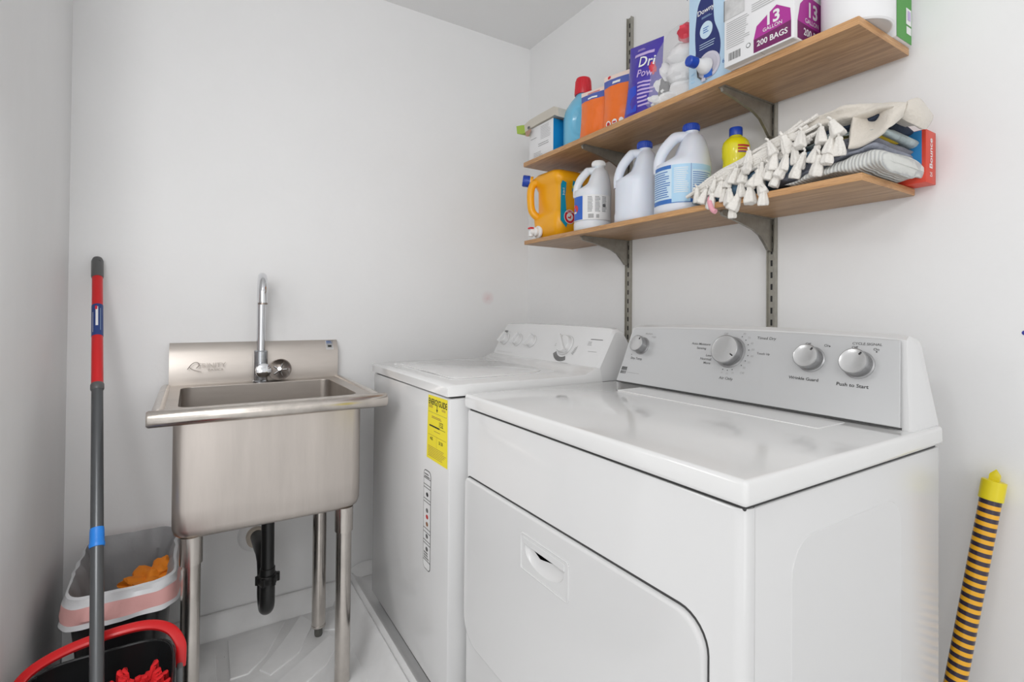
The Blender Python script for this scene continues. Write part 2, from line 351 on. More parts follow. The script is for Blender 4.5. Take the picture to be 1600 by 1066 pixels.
# ------------------------------------------------------------------ dryer
t = thing('dryer', 'large white front-loading dryer with silver control panel, right of the washer', 'dryer', (.86, .74, 0))
DX0, DX1, DY0, DY1, DZ = .570, 1.160, .373, 1.109, .860
mb = MB(); mb.box((.592, DY0, .02), (DX1, DY1-.002, DZ), 'enamel_soft', .004)
fe = plane_fn((0, DY0, 0), (1, 0, 0), (0, 0, 1), 0)
mb.prism(rrect(.672, 1.0, .10, .80, .05, 6), fe, -.001, .0012, 'enamel_soft', .0012, 1)
mb.prism([(DX0+.06, DY0+.06), (DX1-.06, DY0+.06), (DX1-.06, DY1-.06), (DX0+.06, DY1-.06)], plane_fn((0, 0, 0), (1, 0, 0), (0, 1, 0), 0), 0, .03, 'print_black')
mb.build('cabinet', t)
mb = MB(); ring = lambda z: [Vector((.5905, y, z)) for y in (DY1, DY0)] + [Vector((x, y, z)) for x, y in [(.5905-.0, DY0)] + [(DX0+.016-.016*math.sin(a), DY0+.016-.016*math.cos(a)) for a in [PI/2*k/6 for k in range(7)]] + [(DX0+.01-.01*math.cos(a), DY1-.01+.01*math.sin(a)) for a in [PI/2*k/4 for k in range(5)]]]
mb.loft([ring(.02), ring(DZ-.003), [Vector((p.x+(.002 if p.x < .58 else 0), p.y, DZ)) for p in ring(DZ)]], 'enamel'); mb.build('front_panel', t)
fd = plane_fn((DX0, DY0, 0), (0, -1, 0), (0, 0, 1), 0)     # a = DY0 - y
def yz(y, z): return (DY0-y, z)
door = [yz(y, z) for y, z in rrect(.424, 1.101, .317, .701, .03, 8)]
# large radius at the two lower corners, medium at the upper ones
def rr_var(y0, y1, z0, z1, rs, n=8):
    out = []
    for cx, cy, a, r in ((y1, z1, 0, rs[0]), (y0, z1, PI/2, rs[1]), (y0, z0, PI, rs[2]), (y1, z0, 3*PI/2, rs[3])):
        ox = cx-r if cx == y1 else cx+r; oy = cy-r if cy == z1 else cy+r
        for k in range(n+1): q = a+PI/2*k/n; out.append((ox+r*math.cos(q), oy+r*math.sin(q)))
    return out
door = [yz(y, z) for y, z in rr_var(.424, 1.101, .317, .701, (.014, .045, .05, .06))]
gap = [yz(y, z) for y, z in rr_var(.4215, 1.1025, .314, .7045, (.016, .047, .052, .062))]
mb = MB(); mb.prism(gap, fd, -.0005, .0006, 'seam'); mb.build('door_gasket', t)
mb = MB(); cxy = (sum(p[0] for p in door)/len(door), sum(p[1] for p in door)/len(door))
def inset(pts, d): return [(p[0]-d*math.copysign(min(1, abs(p[0]-cxy[0])/.30), p[0]-cxy[0]), p[1]-d*math.copysign(min(1, abs(p[1]-cxy[1])/.17), p[1]-cxy[1])) for p in pts]
rg = [[fd(*p, h) for p in inset(door, d)] for d, h in ((0, .0005), (0, .0055), (.001, .0075), (.0025, .0087), (.0045, .009))]
mb.loft(rg, 'enamel', (0, 0))
# finger pull: straight upper lip, bowl shaped lower edge
hole = [yz(.838-.126*k/10, .643) for k in range(11)]+[yz(.775-.063*math.cos(PI*k/18), .641-.036*math.sin(PI*k/18)**.8) for k in range(18, -1, -1)]
bm = bmesh.new(); ea = []
for pts in ([fd(*p, .009) for p in inset(door, .0045)], [fd(*p, .009) for p in hole]):
    vv = [bm.verts.new(p) for p in pts]; ea += [bm.edges.new((vv[k], vv[(k+1) % len(vv)])) for k in range(len(vv))]
bmesh.ops.triangle_fill(bm, use_beauty=True, edges=ea, normal=(-1, 0, 0)); mb.bm(bm, 'enamel')
dr = mb.build('door', t)
hc = yz(.775, .638); mb = MB()
sc = lambda k, kz, h: [fd(hc[0]+(p[0]-hc[0])*k, hc[1]+(p[1]-hc[1])*(kz if p[1] < hc[1] else 1), h) for p in hole]
mb.loft([sc(1, 1, .009), sc(.995, .97, .0075), sc(.96, .62, .0025), sc(.94, .35, .0014)], 'enamel', (0, 1))
fh = plane_fn((DX0-.009, DY0, 0), (0, -1, 0), (0, 0, 1), 0)
P = [yz(y, z) for y, z in rrect(.700, .850, .592, .662, .006, 3)]
for i in range(len(P)): a, b = P[i], P[(i+1) % len(P)]; mb.tube([fh(*a, .0005), fh(*b, .0005)], .0019, 'enamel', 6)
mb.prism([yz(y, z) for y, z in [(.840, .6425), (.840, .656), (.710, .656), (.710, .6425)]], fh, .0001, .0022, 'enamel', .001, 1)
hd = mb.build('door_handle', dr)
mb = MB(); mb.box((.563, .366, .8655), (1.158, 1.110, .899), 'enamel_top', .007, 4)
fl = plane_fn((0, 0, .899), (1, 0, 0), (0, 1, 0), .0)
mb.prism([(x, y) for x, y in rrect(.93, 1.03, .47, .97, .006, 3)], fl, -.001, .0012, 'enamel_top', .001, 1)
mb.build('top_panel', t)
mb = MB(); mb.box((.575, .376, .858), (1.150, 1.100, .867), 'seam'); mb.build('top_seam', t)
# console
cx0, cz0, cx1, cz1 = 1.040, .899, 1.098, 1.055
cv = Vector((cx1-cx0, 0, cz1-cz0)); CL = cv.length; cvn = cv.normalized()
fc = plane_fn((cx0, 1.080, cz0), (0, -1, 0), cv, 0)
def cw(y): return 1.080-y
mb = MB()
def crow(y, s=0):
    # side profile of the console shell; bowed top edge
    b = .008*(1-((y-.74)/.36)**2)
    return [Vector(p) for p in ((cx0+.004+s, y, cz0), (cx1+.0+s, y, cz1+b-s), (cx1+.016, y, cz1+.007+b-s), (cx1+.05, y, cz1+b-s), (1.150, y, cz1-.05), (1.160, y, cz0))]
ys = [1.082, 1.078, 1.06] + [1.0-.1*k for k in range(6)] + [.42, .402, .398]
tp = []
for i, y in enumerate(ys):
    s = .012 if i in (0, len(ys)-1) else (.002 if i in (1, len(ys)-2) else 0)
    # the ends flare outwards towards the bottom
    r = crow(y, s); k = -1 if y < .74 else 1
    if i < 2 or i > len(ys)-3: r = [Vector((p.x, p.y+k*(.024*(1-(p.z-cz0)/(cz1-cz0)) if k < 0 else .012*(1-(p.z-cz0)/(cz1-cz0))), p.z)) for p in r]
    tp.append(r)
mb.loft(tp, 'enamel'); con = mb.build('console', t, sharp=30)
mb = MB()
nn = 14; top = [(cw(1.066)+(cw(.408)-cw(1.066))*k/nn, CL-.004+.0075*(1-((1.066-(1.066-.408)*k/nn-.74)/.34)**2)) for k in range(nn+1)]
panel = [(cw(1.081), .004), (cw(.388), .004)] + top[::-1]
mb.prism(panel, fc, .0035, .0065, 'console_silver', .001, 1); mb.build('control_panel', con)
mb = MB(); mb.rect(fc, cw(1.081), .0005, cw(.385), .0045, 'seam', .005); mb.build('console_seam', con)
fp = plane_fn(fc(0, 0, .0068), (0, -1, 0), cv, .0002)
def pv(z): return (z-cz0)*CL/(cz1-cz0)
KY = (1.018, .741, .556, .468); LB = {k: MB() for k in KY}
def near(y): return LB[min(KY, key=lambda k: abs(k-y))]
for tx, y, z, sz, m in (('Auto Moisture', .826, 1.024, .0082, 'print_grey'), ('Sensing', .822, 1.014, .0082, 'print_grey'), ('Timed Dry', .660, 1.046, .0088, 'print_grey'), ('Touch Up', .660, 1.012, .0067, 'print_grey'),
                        ('Air Only', .737, .950, .0090, 'print_grey'), ('Wrinkle Guard', .564, .969, .0086, 'print_black'), ('Push to Start', .473, .967, .0094, 'print_black'),
                        ('CYCLE SIGNAL', .460, 1.045, .0068, 'print_grey'), ('Off', .568, 1.039, .0072, 'print_grey'), ('On', .531, 1.038, .0072, 'print_grey'), ('Off', .480, 1.0375, .0070, 'print_grey'), ('On', .443, 1.036, .0070, 'print_grey'),
                        ('Dry Temp', 1.026, .972, .0090, 'print_grey'), ('Less', .797, .998, .008, 'print_grey'), ('Normal', .803, .989, .009, 'print_grey'), ('More', .797, .980, .008, 'print_grey'),
                        ('Off', .763, 1.052, .007, 'print_light'), ('Medium', 1.003, 1.042, .007, 'print_light'), ('Low', 1.030, 1.034, .007, 'print_light'), ('High', .983, 1.034, .007, 'print_light'), ('Off', .700, .966, .007, 'print_light')):
    tm = MB(); tm.text(tx, sz, fp, cw(y), pv(z)-.004, m, .01, sx=1.12); tm.build('lettering', con)
for k, n in enumerate(('80', '70', '60', '50', '40', '30', '20')):
    a = math.radians(62-17*k); LB[.741].text(n, .007, fp, cw(.741)+.056*math.cos(a), pv(1.006)+.053*math.sin(a), 'print_light'); LB[.741].disc(fp, cw(.741)+.046*math.cos(a), pv(1.006)+.045*math.sin(a), .0013, 'print_black', n=8)
for k, n in enumerate(('10', '20', '30')):
    a = math.radians(-102+16*k); LB[.741].disc(fp, cw(.741)+.044*math.cos(a), pv(1.006)+.044*math.sin(a), .0013, 'print_black', n=8); LB[.741].text(n, .006, fp, cw(.741)+.052*math.cos(a), pv(1.006)+.052*math.sin(a), 'print_light')
LB[.556].disc(fp, cw(.525), pv(1.033), .0013, 'print_black', n=8); LB[.468].disc(fp, cw(.442), pv(1.028), .0013, 'print_black', n=8)
LB[1.018].disc(fp, cw(1.048), pv(.978), .0012, 'print_black', n=8)
for k in KY: LB[k].v and LB[k].build('dial_marks', con)
mb = MB()
for k in range(4):                                   # striped badge, lower left
    mb.poly(fp, [(cw(1.072)+.0052*k+.0006*k, pv(.924)), (cw(1.072)+.0052*k+.0036, pv(.924)), (cw(1.072)+.0052*k+.0050, pv(.943)), (cw(1.072)+.0052*k+.0014, pv(.943))], 'print_black')
mb.rect(fp, cw(1.072), pv(.9315), cw(1.048), pv(.9335), 'console_silver', .0002)
mb.bars(fp, cw(1.046), pv(.927), cw(1.000), pv(.930), 1, 'print_light')
mb.build('badge', con)
for nm, y, z, r in (('dry_temp_knob', 1.018, 1.004, .023), ('cycle_knob', .741, 1.006, .0345), ('wrinkle_guard_knob', .556, 1.005, .0245), ('start_knob', .468, 1.002, .0250)):
    o = fp(cw(y), pv(z)); n = (fp(0, 0, 1)-fp(0, 0, 0)).normalized(); mb = MB()
    mb.lathe([(r*1.10, 0), (r*1.10, .001), (r*.98, .002), (r*.96, .006)], o, 'knob_side', 40, axis=n)
    mb.lathe([(r*.93, .006), (r*.96, .018), (r, .022), (r*.985, .0255), (r*.93, .0265)], o, 'knob_side', 40, axis=n, caps=(1, 0))
    mb.lathe([(r*.93, .0265), (r*.90, .0262), (r*.55, .0252), (r*.2, .0247), (.0003, .0246)], o, 'knob_silver', 40, axis=n, caps=(0, 1))
    kn = mb.build('knob', con)
    fk = plane_fn(o+n*.0262, (0, -1, 0), cv, .0004); mb = MB()
    an = {.741: -30}.get(y, 55); a = math.radians(an); c0 = Vector((math.cos(a), math.sin(a))); p = Vector((-c0.y, c0.x))
    q = [c0*r*.62+p*.0014, c0*r*.86+p*.0014, c0*r*.86-p*.0014, c0*r*.62-p*.0014]; mb.poly(fk, [(v.x, v.y) for v in q], 'print_black'); mb.build('pointer', kn)

# ------------------------------------------------------------------ washer
t = thing('washer', 'white top-loading washer with yellow energy sticker, between sink and dryer', 'washing machine', (.85, 1.44, .093))
WX0, WX1, WY0, WY1 = .535, 1.20, 1.134, 1.742
mb = MB(); mb.box((WX0, WY0, .136), (WX1, WY1, .884), 'enamel', .004)
mb.box((WX0+.02, WY0+.02, .10), (WX1-.02, WY1-.02, .14), 'seam')
for x in (WX0+.07, WX1-.07):
    for y in (WY0+.07, WY1-.07): mb.lathe([(.02, 0), (.02, .03)], (x, y, .0935), 'print_black', 12)
mb.build('cabinet', t)
mb = MB(); prof = [(.528, .890), (.5275, .912), (.534, .918), (.55, .9195), (.93, .9195), (.965, .921), (.985, .929), (1.0, .936), (1.02, .937), (1.03, .89)]
rings = []
for y, s in ((WY0-.003, .006), (WY0-.002, .002), (WY0+.004, 0), (WY1-.004, 0), (WY1+.002, .002), (WY1+.003, .006)):
    rings.append([Vector((x+(s if i < 3 else 0), y, z-(s if z > .9 else 0))) for i, (x, z) in enumerate(prof)])
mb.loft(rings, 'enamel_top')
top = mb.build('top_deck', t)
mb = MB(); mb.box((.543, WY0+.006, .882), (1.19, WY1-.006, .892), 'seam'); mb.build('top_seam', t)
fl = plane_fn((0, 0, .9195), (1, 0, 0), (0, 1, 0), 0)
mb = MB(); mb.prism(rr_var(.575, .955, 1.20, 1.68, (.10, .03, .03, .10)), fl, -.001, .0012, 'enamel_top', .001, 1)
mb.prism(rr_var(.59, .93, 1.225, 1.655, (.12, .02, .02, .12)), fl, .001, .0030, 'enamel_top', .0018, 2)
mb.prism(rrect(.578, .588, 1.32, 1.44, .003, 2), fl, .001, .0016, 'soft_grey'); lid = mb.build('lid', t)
# console of the washer
wx0, wz0, wx1, wz1 = 1.008, .936, 1.070, 1.047
wv = Vector((wx1-wx0, 0, wz1-wz0)); WLn = wv.length; mb = MB(); rows = []
for y, s in ((1.748, .012), (1.744, .003), (1.735, 0), (1.6, 0), (1.44, 0), (1.28, 0), (1.147, 0), (1.138, .003), (1.132, .012)):
    b = .004*(1-((y-1.44)/.31)**2)
    rows.append([Vector((x, y, z)) for x, z in ((wx0+s, wz0), (wx1-.008+s, wz1-.014+b-s*.3), (wx1+.004+s*.6, wz1+.003+b-s), (wx1+.022, wz1+.005+b-s), (wx1+.045, wz1-.004-s), (1.175, .95), (1.18, .895), (1.02, .895))])
mb.loft(rows, 'enamel'); con = mb.build('console', t, sharp=30)
fw_ = plane_fn((wx0, 1.742, wz0), (0, -1, 0), (wx1-.008-wx0, 0, wz1-.014-wz0), .0006)
def ww(y): return 1.742-y
for y in (1.694, 1.602, 1.510): mb = MB(); mb.bars(fw_, ww(y+.03), .094, ww(y-.012), .097, 1, 'print_light', gap=0); mb.build('lettering', con)
mb = MB(); mb.rect(fw_, ww(1.728), .092, ww(1.705), .101, 'print_grey'); mb.build('badge', con)
mb = MB(); mb.bars(fw_, ww(1.72), .010, ww(1.61), .012, 1, 'print_light', gap=0); mb.build('lettering', con)
mb = MB(); mb.bars(fw_, ww(1.485), .073, ww(1.42), .076, 1, 'print_light'); mb.build('lettering', con)
mb = MB(); mb.bars(fw_, ww(1.21), .088, ww(1.155), .093, 1, 'print_grey', gap=0); mb.bars(fw_, ww(1.215), .068, ww(1.195), .083, 3, 'print_light'); mb.build('lettering', con)
mb = MB(); mb.bars(fw_, ww(1.20), .048, ww(1.16), .051, 1, 'print_light'); mb.build('lettering', con)
mb = MB()
def arcband(a0, a1, r0, r1, m):
    n = 14
    for k in range(n):
        p, q = math.radians(a0+(a1-a0)*k/n), math.radians(a0+(a1-a0)*(k+.8)/n); c = ww(1.318); d = .062
        mb.poly(fw_, [(c+r0*math.cos(p), d+r0*math.sin(p)), (c+r1*math.cos(p), d+r1*math.sin(p)), (c+r1*math.cos(q), d+r1*math.sin(q)), (c+r0*math.cos(q), d+r0*math.sin(q))], m)
arcband(215, 300, .042, .058, 'print_grey'); arcband(-30, 50, .050, .062, 'print_light'); arcband(50, 85, .040, .048, 'print_grey')
mb.bars(fw_, ww(1.375), .055, ww(1.360), .080, 4, 'print_light'); mb.bars(fw_, ww(1.31), -.001, ww(1.27), .003, 1, 'print_light')
mb.build('dial_print', con)
n = (fw_(0, 0, 1)-fw_(0, 0, 0)).normalized()
for y, zz, r in ((1.697, .064, .0225), (1.606, .064, .0225), (1.515, .064, .0225), (1.318, .062, .033)):
    o = fw_(ww(y), zz); mb = MB(); mb.lathe([(r*1.10, 0), (r*1.09, .0012)], o, 'soft_grey', 32, axis=n); mb.lathe([(r*1.06, 0), (r*1.04, .002), (r*.93, .004), (r*.90, .014), (r*.84, .017), (.0003, .0175)], o, 'enamel', 32, axis=n, caps=(1, 1))  # grey base ring paints in the dark shadow under the knob
    a = math.radians(135 if r > .03 else 60); u = Vector((0, -1, 0)); v = n.cross(u)*1; v = Vector(wv).normalized()
    d = (u*math.cos(a)+v*math.sin(a)); pz = (u*-math.sin(a)+v*math.cos(a)); mb.add([o+n*h+d*sx*r*(1.0 if r < .03 else 1.15)+pz*sy*.0055 for h in (.012, .026) for sx in (-1, 1) for sy in (-1, 1)], [[0, 1, 3, 2], [4, 6, 7, 5], [0, 4, 5, 1], [2, 3, 7, 6], [0, 2, 6, 4], [1, 5, 7, 3]], 'enamel')
    mb.build('knob', con)
# stickers on the front
ff = plane_fn((WX0, 0, 0), (0, -1, 0), (0, 0, 1), .0004)
mb = MB(); mb.add([ff(-1.264, .878), ff(-1.272, .711), ff(-1.142, .711), ff(-1.144, .880)], [[0, 1, 2, 3]], 'label_yellow')
mb.text('ENERGYGUIDE', .0215, ff, -1.204, .862, 'print_black', .022, .0003, 0, .80)
mb.poly(ff, [(-1.208, .857), (-1.205, .857), (-1.205, .846), (-1.201, .846), (-1.2065, .838), (-1.212, .846), (-1.208, .846)], 'print_black', .0003)
for a0, b0, a1, b1, m in ((-1.262, .8345, -1.148, .8352, 'print_grey'), (-1.255, .7975, -1.190, .8015, 'print_black'), (-1.19, .7985, -1.155, .7995, 'print_black'), (-1.262, .775, -1.150, .7757, 'print_brown'), (-1.208, .748, -1.2073, .775, 'print_brown')):
    mb.rect(ff, a0, b0, a1, b1, m, .0003)
mb.bars(ff, -1.240, .820, -1.175, .827, 2, 'print_brown', seed=3); mb.bars(ff, -1.26, .846, -1.232, .854, 3, 'print_brown', seed=4); mb.bars(ff, -1.178, .846, -1.150, .852, 2, 'print_brown', seed=5)
mb.text('152', .018, ff, -1.182, .810, 'print_black', .01, .0003); mb.bars(ff, -1.225, .787, -1.185, .790, 1, 'print_brown')
mb.text('$120', .012, ff, -1.182, .764, 'print_black', .01, .0003); mb.text('465', .012, ff, -1.240, .766, 'print_black', .01, .0003)
mb.bars(ff, -1.262, .718, -1.15, .747, 7, 'print_brown', fill=.25, seed=6)
mb.build('energy_label', t, label='yellow energy guide sticker')
mb = MB(); O = rrect(-1.290, -1.241, .413, .676, .014, 5); mb.poly(ff, O, 'print_grey'); mb.poly(ff, rrect(-1.2875, -1.2435, .4155, .6735, .012, 5), 'label_white', .0003)
for z in (.653, .636, .628, .598, .590, .520, .510, .488, .480, .436): mb.rect(ff, -1.289, z, -1.242, z+.0022, 'print_grey', .0005)
for z, m in ((.612, 'print_black'), (.570, 'print_grey'), (.553, 'print_red'), (.534, 'print_brown'), (.502, 'print_grey'), (.468, 'print_grey')): mb.disc(ff, -1.264, z, .008, m, .0006, .006, 9)
mb.bars(ff, -1.284, .655, -1.248, .668, 2, 'print_light'); mb.bars(ff, -1.284, .44, -1.25, .46, 3, 'print_light')
mb.build('instruction_strip', t, label='narrow vertical white strip of small pictures')

# ------------------------------------------------------------------ sink
t = thing('utility_sink', 'freestanding stainless steel utility sink on tubular legs against the wall', 'sink', (.2, 1.72, .015))
x0, x1, y0, y1 = -.037, .428, 1.500, 1.900
mb = MB(); R = []
for z, g, r in ((.852, 0, .030), (.60, 0, .030), (.548, .0, .034), (.532, .004, .036), (.523, .012, .036), (.518, .030, .03)): R.append(rr3(x0+g, x1-g, y0+g, y1-g, r, z, 6))
mb.loft(R, 'steel', (0, 1)); R = []
for z, g, r in ((.852, .012, .03), (.58, .014, .03), (.555, .018, .04), (.548, .035, .03)): R.append(rr3(x0+g, x1-g, y0+g, y1-g, r, z, 6))
mb.loft(R, 'steel_side', (0, 1)); bas = mb.build('basin', t)
mb = MB(); mb.lathe([(.045, 0), (.043, .003), (.030, .0015), (.028, -.004), (.0003, -.004)], (.205, 1.72, .549), 'drain_metal', 28); mb.build('drain_flange', bas)
mb = MB(); R = [rr3(-.065, .465, 1.475, 1.952, .004, .853, 6), rr3(x0+.010, x1-.010, y0+.010, y1-.010, .03, .853, 6), rr3(x0+.012, x1-.012, y0+.012, y1-.012, .03, .846, 6)]
mb.loft(R, 'steel_side', (0, 0)); mb.build('rim', t)
mb = MB(); n = 24
mb.tube([(-.088, 1.468, .838), (-.084, 1.468, .838), (.484, 1.468, .838), (.488, 1.468, .838)], [.0175, .0205, .0205, .0175], 'steel_tube', 24); mb.build('front_roll', t)
for xx in (-.066, .466):
    mb = MB(); mb.tube([(xx, 1.472, .842), (xx, 1.955, .842)], .0165, 'steel_tube', 20); mb.build('side_roll', t)
mb = MB(); mb.loft([[Vector((x, y, z)) for y, z in ((1.952, .846), (1.950, .956), (1.974, .988), (1.978, .988), (1.978, .846))] for x in (-.060, .462)], 'steel_side'); bs = mb.build('backsplash', t)
fb = plane_fn((0, 1.951, 0), (1, 0, 0), (.0, -.002, .11), .0)
mb = MB()
mb.text('TRINITY', .021, fb, .056, .915, 'steel_tube', .01, .0012, 0, 1.05); mb.text('BASICS', .0095, fb, .068, .9005, 'steel_tube', .01, .0012, 0, 1.5)
mb.tube(smooth_path([fb(-.010, .905, .001), fb(.002, .922, .001), fb(.015, .927, .001), fb(.022, .918, .001), fb(.014, .908, .001)], 5), .0013, 'steel_tube', 6)
mb.tube(smooth_path([fb(-.004, .911, .001), fb(.006, .903, .001), fb(.028, .895, .001)], 5), .0011, 'steel_tube', 6); mb.build('embossed_logo', bs)
fs = plane_fn((0, 1.9515, .957), (1, 0, 0), (0, .024, .032), .0006)
mb = MB(); mb.rect(fs, .420, -.004, .446, .036, 'label_white'); mb.rect(fs, .427, .006, .440, .015, 'print_black', .0003); mb.bars(fs, .423, .022, .444, .034, 3, 'print_blue'); mb.build('sticker', bs)
for nm, x, y, zt in (('a', .006, 1.529, .525), ('b', .385, 1.529, .525), ('c', .370, 1.783, .525), ('d', .006, 1.783, .525)):
    mb = MB(); mb.lathe([(.0255, .455), (.0255, zt)], (x, y, 0), 'steel_leg', 24); mb.lathe([(.0215, .018 if y < 1.6 else .050), (.0215, .458)], (x, y, 0), 'steel_leg', 24)
    lg = mb.build('leg', t); mb = MB(); mb.lathe([(.011, .0155), (.013, .021), (.013, .06)], (x, y, 0), 'foot_grey', 16); (mb.lathe([(.0225, .048), (.0225, .054)], (x, y, 0), 'steel_leg', 20) if y > 1.6 else None); mb.build('foot', lg)
# faucet
t = thing('faucet', 'tall chrome gooseneck faucet at the back of the sink', 'faucet', (.2, 1.915, .853))
mb = MB(); mb.lathe([(.024, .8535), (.024, .857), (.0215, .860), (.0215, .957), (.019, .960)], (.2, 1.922, 0), 'chrome_worn', 28); mb.build('body', t)
mb = MB(); pth = [(.2, 1.922, .955), (.2, 1.922, 1.04), (.2, 1.922, 1.12)] + arc((.196, 1.8645, 1.150), .0575, 0, PI, 16) + [(.192, 1.807, 1.118)]
pth = [Vector((.2-(1.922-p[1])*.07, p[1], p[2])) for p in pth]; mb.tube(pth, .0135, 'chrome', 20); sp = mb.build('spout', t)
mb = MB(); e = pth[-1]; mb.lathe([(.0145, -.003), (.0145, .003)], e, 'drain_metal', 20); mb.build('spout_tip', sp)
mb = MB(); mb.lathe([(.012, 0), (.012, .014), (.0235, .016), (.0245, .02), (.0235, .026), (.018, .029), (.0003, .030)], (.204, 1.901, .893), 'chrome', 28, axis=(.02, -1, .12)); mb.build('handle', t)
t = thing('sink_strainer', 'round metal basket strainer leaning on the backsplash beside the faucet', 'strainer', (.26, 1.93, .854))
mb = MB(); ax = (-.25, -1, .35); mb.lathe([(.0003, -.010), (.022, -.009), (.026, -.004), (.034, .004), (.0375, .006), (.0375, .008), (.033, .0065), (.024, -.001), (.0003, -.004)], (.262, 1.929, .890), 'drain_metal', 32, axis=ax, caps=(0, 0)); mb.build('basket', t)
mb = MB(); q = Vector(ax).normalized(); c = Vector((.262, 1.929, .890)); mb.tube([c, c+q*.016], [.004, .006], 'chrome', 12)
for k in range(5): d = Vector((math.cos(k*1.26), .0, math.sin(k*1.26))); d = (d-q*d.dot(q)).normalized(); mb.tube([c+q*.001+d*.008, c+q*.001+d*.022], .002, 'chrome', 6)
mb.build('stopper', t)
# drain
t = thing('drain_pipe', 'black plastic drain trap hanging below the steel sink basin', 'drain pipe', (.205, 1.75, .17))
mb = MB(); mb.tube([(.205, 1.72, .515), (.206, 1.72, .30)], .0185, 'black_pipe', 24); mb.build('tailpiece', t)
mb = MB(); pth = [Vector((.206, 1.72, .31)), Vector((.206, 1.72, .22))] + arc((.206, 1.757, .212), .037, PI, 2*PI, 12) + [Vector((.206, 1.794, .27)), Vector((.205, 1.80, .30))] + [Vector((.203, 1.82, .318)), Vector((.20, 1.86, .322)), Vector((.199, 1.976, .322))]
mb.tube(pth, .0215, 'black_pipe', 24); mb.build('trap', t)
mb = MB(); mb.lathe([(.0215, .262), (.028, .264), (.031, .270), (.031, .284), (.028, .290), (.02, .292)], (.206, 1.72, 0), 'black_pipe', 8)
for k in range(6): a = PI/3*k; mb.tube([(.206+.029*math.cos(a), 1.72+.029*math.sin(a), .264), (.206+.029*math.cos(a), 1.72+.029*math.sin(a), .289)], .006, 'black_pipe', 6)
mb.build('slip_nut', t)
mb = MB(); mb.lathe([(.058, 0), (.056, .004), (.045, .010), (.034, .012)], (.199, 1.9795, .315), 'pan_plastic', 28, axis=(0, -1, 0)); mb.lathe([(.033, .010), (.033, .035), (.028, .037)], (.199, 1.9795, .315), 'pipe_cream', 24, axis=(0, -1, 0)); mb.build('wall_flange', t, label='cream and white wall flange')

# ------------------------------------------------------------------ trash can, bucket, mop
t = thing('trash_can', 'black trash can lined with a white bag with pink band, behind the bucket', 'trash can', (-.135, 1.73, 0))
mb = MB()
def trr(z, g, r=.05): return rr3(-.246+g, -.030-g, 1.545+g*1.5, 1.925-g, r, z, 6)
mb.loft([trr(.0155, .038), trr(.03, .034), trr(.38, .004), trr(.405, 0)], 'can_black', (1, 0)); mb.build('bin_body', t)
def wav(p, k, amp, s=0):
    return p + Vector((noise.noise(p*k+Vector((s, 0, 0))), noise.noise(p*k+Vector((0, s+7, 0))), noise.noise(p*k+Vector((0, 3, s)))*.5))*amp
mb = MB(); L = []
def rise(y): return .045*max(0, (y-1.66)/.27)
def bagring(z, g, amp=.004, tilt=1, s=0):
    base = rrect(-.262+g, -.018-g, 1.51+g*1.5, 1.925-g, .05, 10); out = []
    N = len(base)
    for i, (x, y) in enumerate(base): out.append(wav(Vector((x, y, z+rise(y)*tilt*.5)), 28, amp, s))
    return out
def dens(ring, k=3):
    out = []
    for i, p in enumerate(ring):
        q = ring[(i+1) % len(ring)]; m = max(1, int((q-p).length/.012))
        for j in range(m): out.append(p.lerp(q, j/m))
    return out
base = dens([Vector((x, y, 0)) for x, y in rrect(-.246, -.030, 1.545, 1.925, .05, 8)])
cc = Vector((-.138, 1.735, 0))
def bring(g, z, amp, s, tilt=0):
    out = []
    for p in base:
        d = (p-cc); L_ = d.length; q = cc+d*(1-g/L_); q.z = z+tilt*rise(p.y)
        out.append(wav(q, 26, amp, s))
    return out
SK = [bring(-.016, .352, .010, 1), bring(-.013, .362, .008, 1), bring(-.013, .372, .008, 2), bring(-.010, .400, .006, 2), bring(-.006, .408, .006, 3), bring(-.004, .419, .005, 1), bring(.004, .422, .005, 1), bring(.014, .405, .008, 1), bring(.024, .37, .014, 2), bring(.034, .32, .018, 2), bring(.045, .27, .02, 3), bring(.06, .20, .02, 3), bring(.085, .10, .02, 4)]
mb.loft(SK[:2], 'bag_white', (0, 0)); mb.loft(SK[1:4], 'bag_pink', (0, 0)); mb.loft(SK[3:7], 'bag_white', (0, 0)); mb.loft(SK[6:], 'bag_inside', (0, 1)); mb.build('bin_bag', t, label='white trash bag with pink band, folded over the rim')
mb = MB()   # orange cloth thrown away in the bin
def lump(c, r, m, mb, seed=0, k=9, amp=.35, nu=18, nv=12):
    c = Vector(c); rings = []
    for j in range(nv+1):
        th = PI*j/nv; ring = []
        for i in range(nu):
            ph = 2*PI*i/nu; d = Vector((math.sin(th)*math.cos(ph), math.sin(th)*math.sin(ph), math.cos(th)))
            f = 1+amp*noise.noise(d*1.7*k/9+Vector((seed*3.1, seed, 0)))+amp*.4*noise.noise(d*4.5+Vector((0, seed*2, 5))); ring.append(c+Vector((d.x*r[0]*f, d.y*r[1]*f, d.z*r[2]*f)))
        rings.append(ring)
    mb.loft(rings, m, (0, 0))
lump((-.085, 1.69, .355), (.060, .070, .030), 'orange_cloth', mb, 3, k=14, amp=.5, nu=30, nv=20); lump((-.062, 1.73, .372), (.028, .05, .022), 'orange_cloth', mb, 5, amp=.5); lump((-.10, 1.70, .30), (.06, .08, .06), 'orange_cloth', mb, 8)
tag(mb.build('orange_rag'), 'crumpled orange cloth lying inside the trash can', 'cloth')

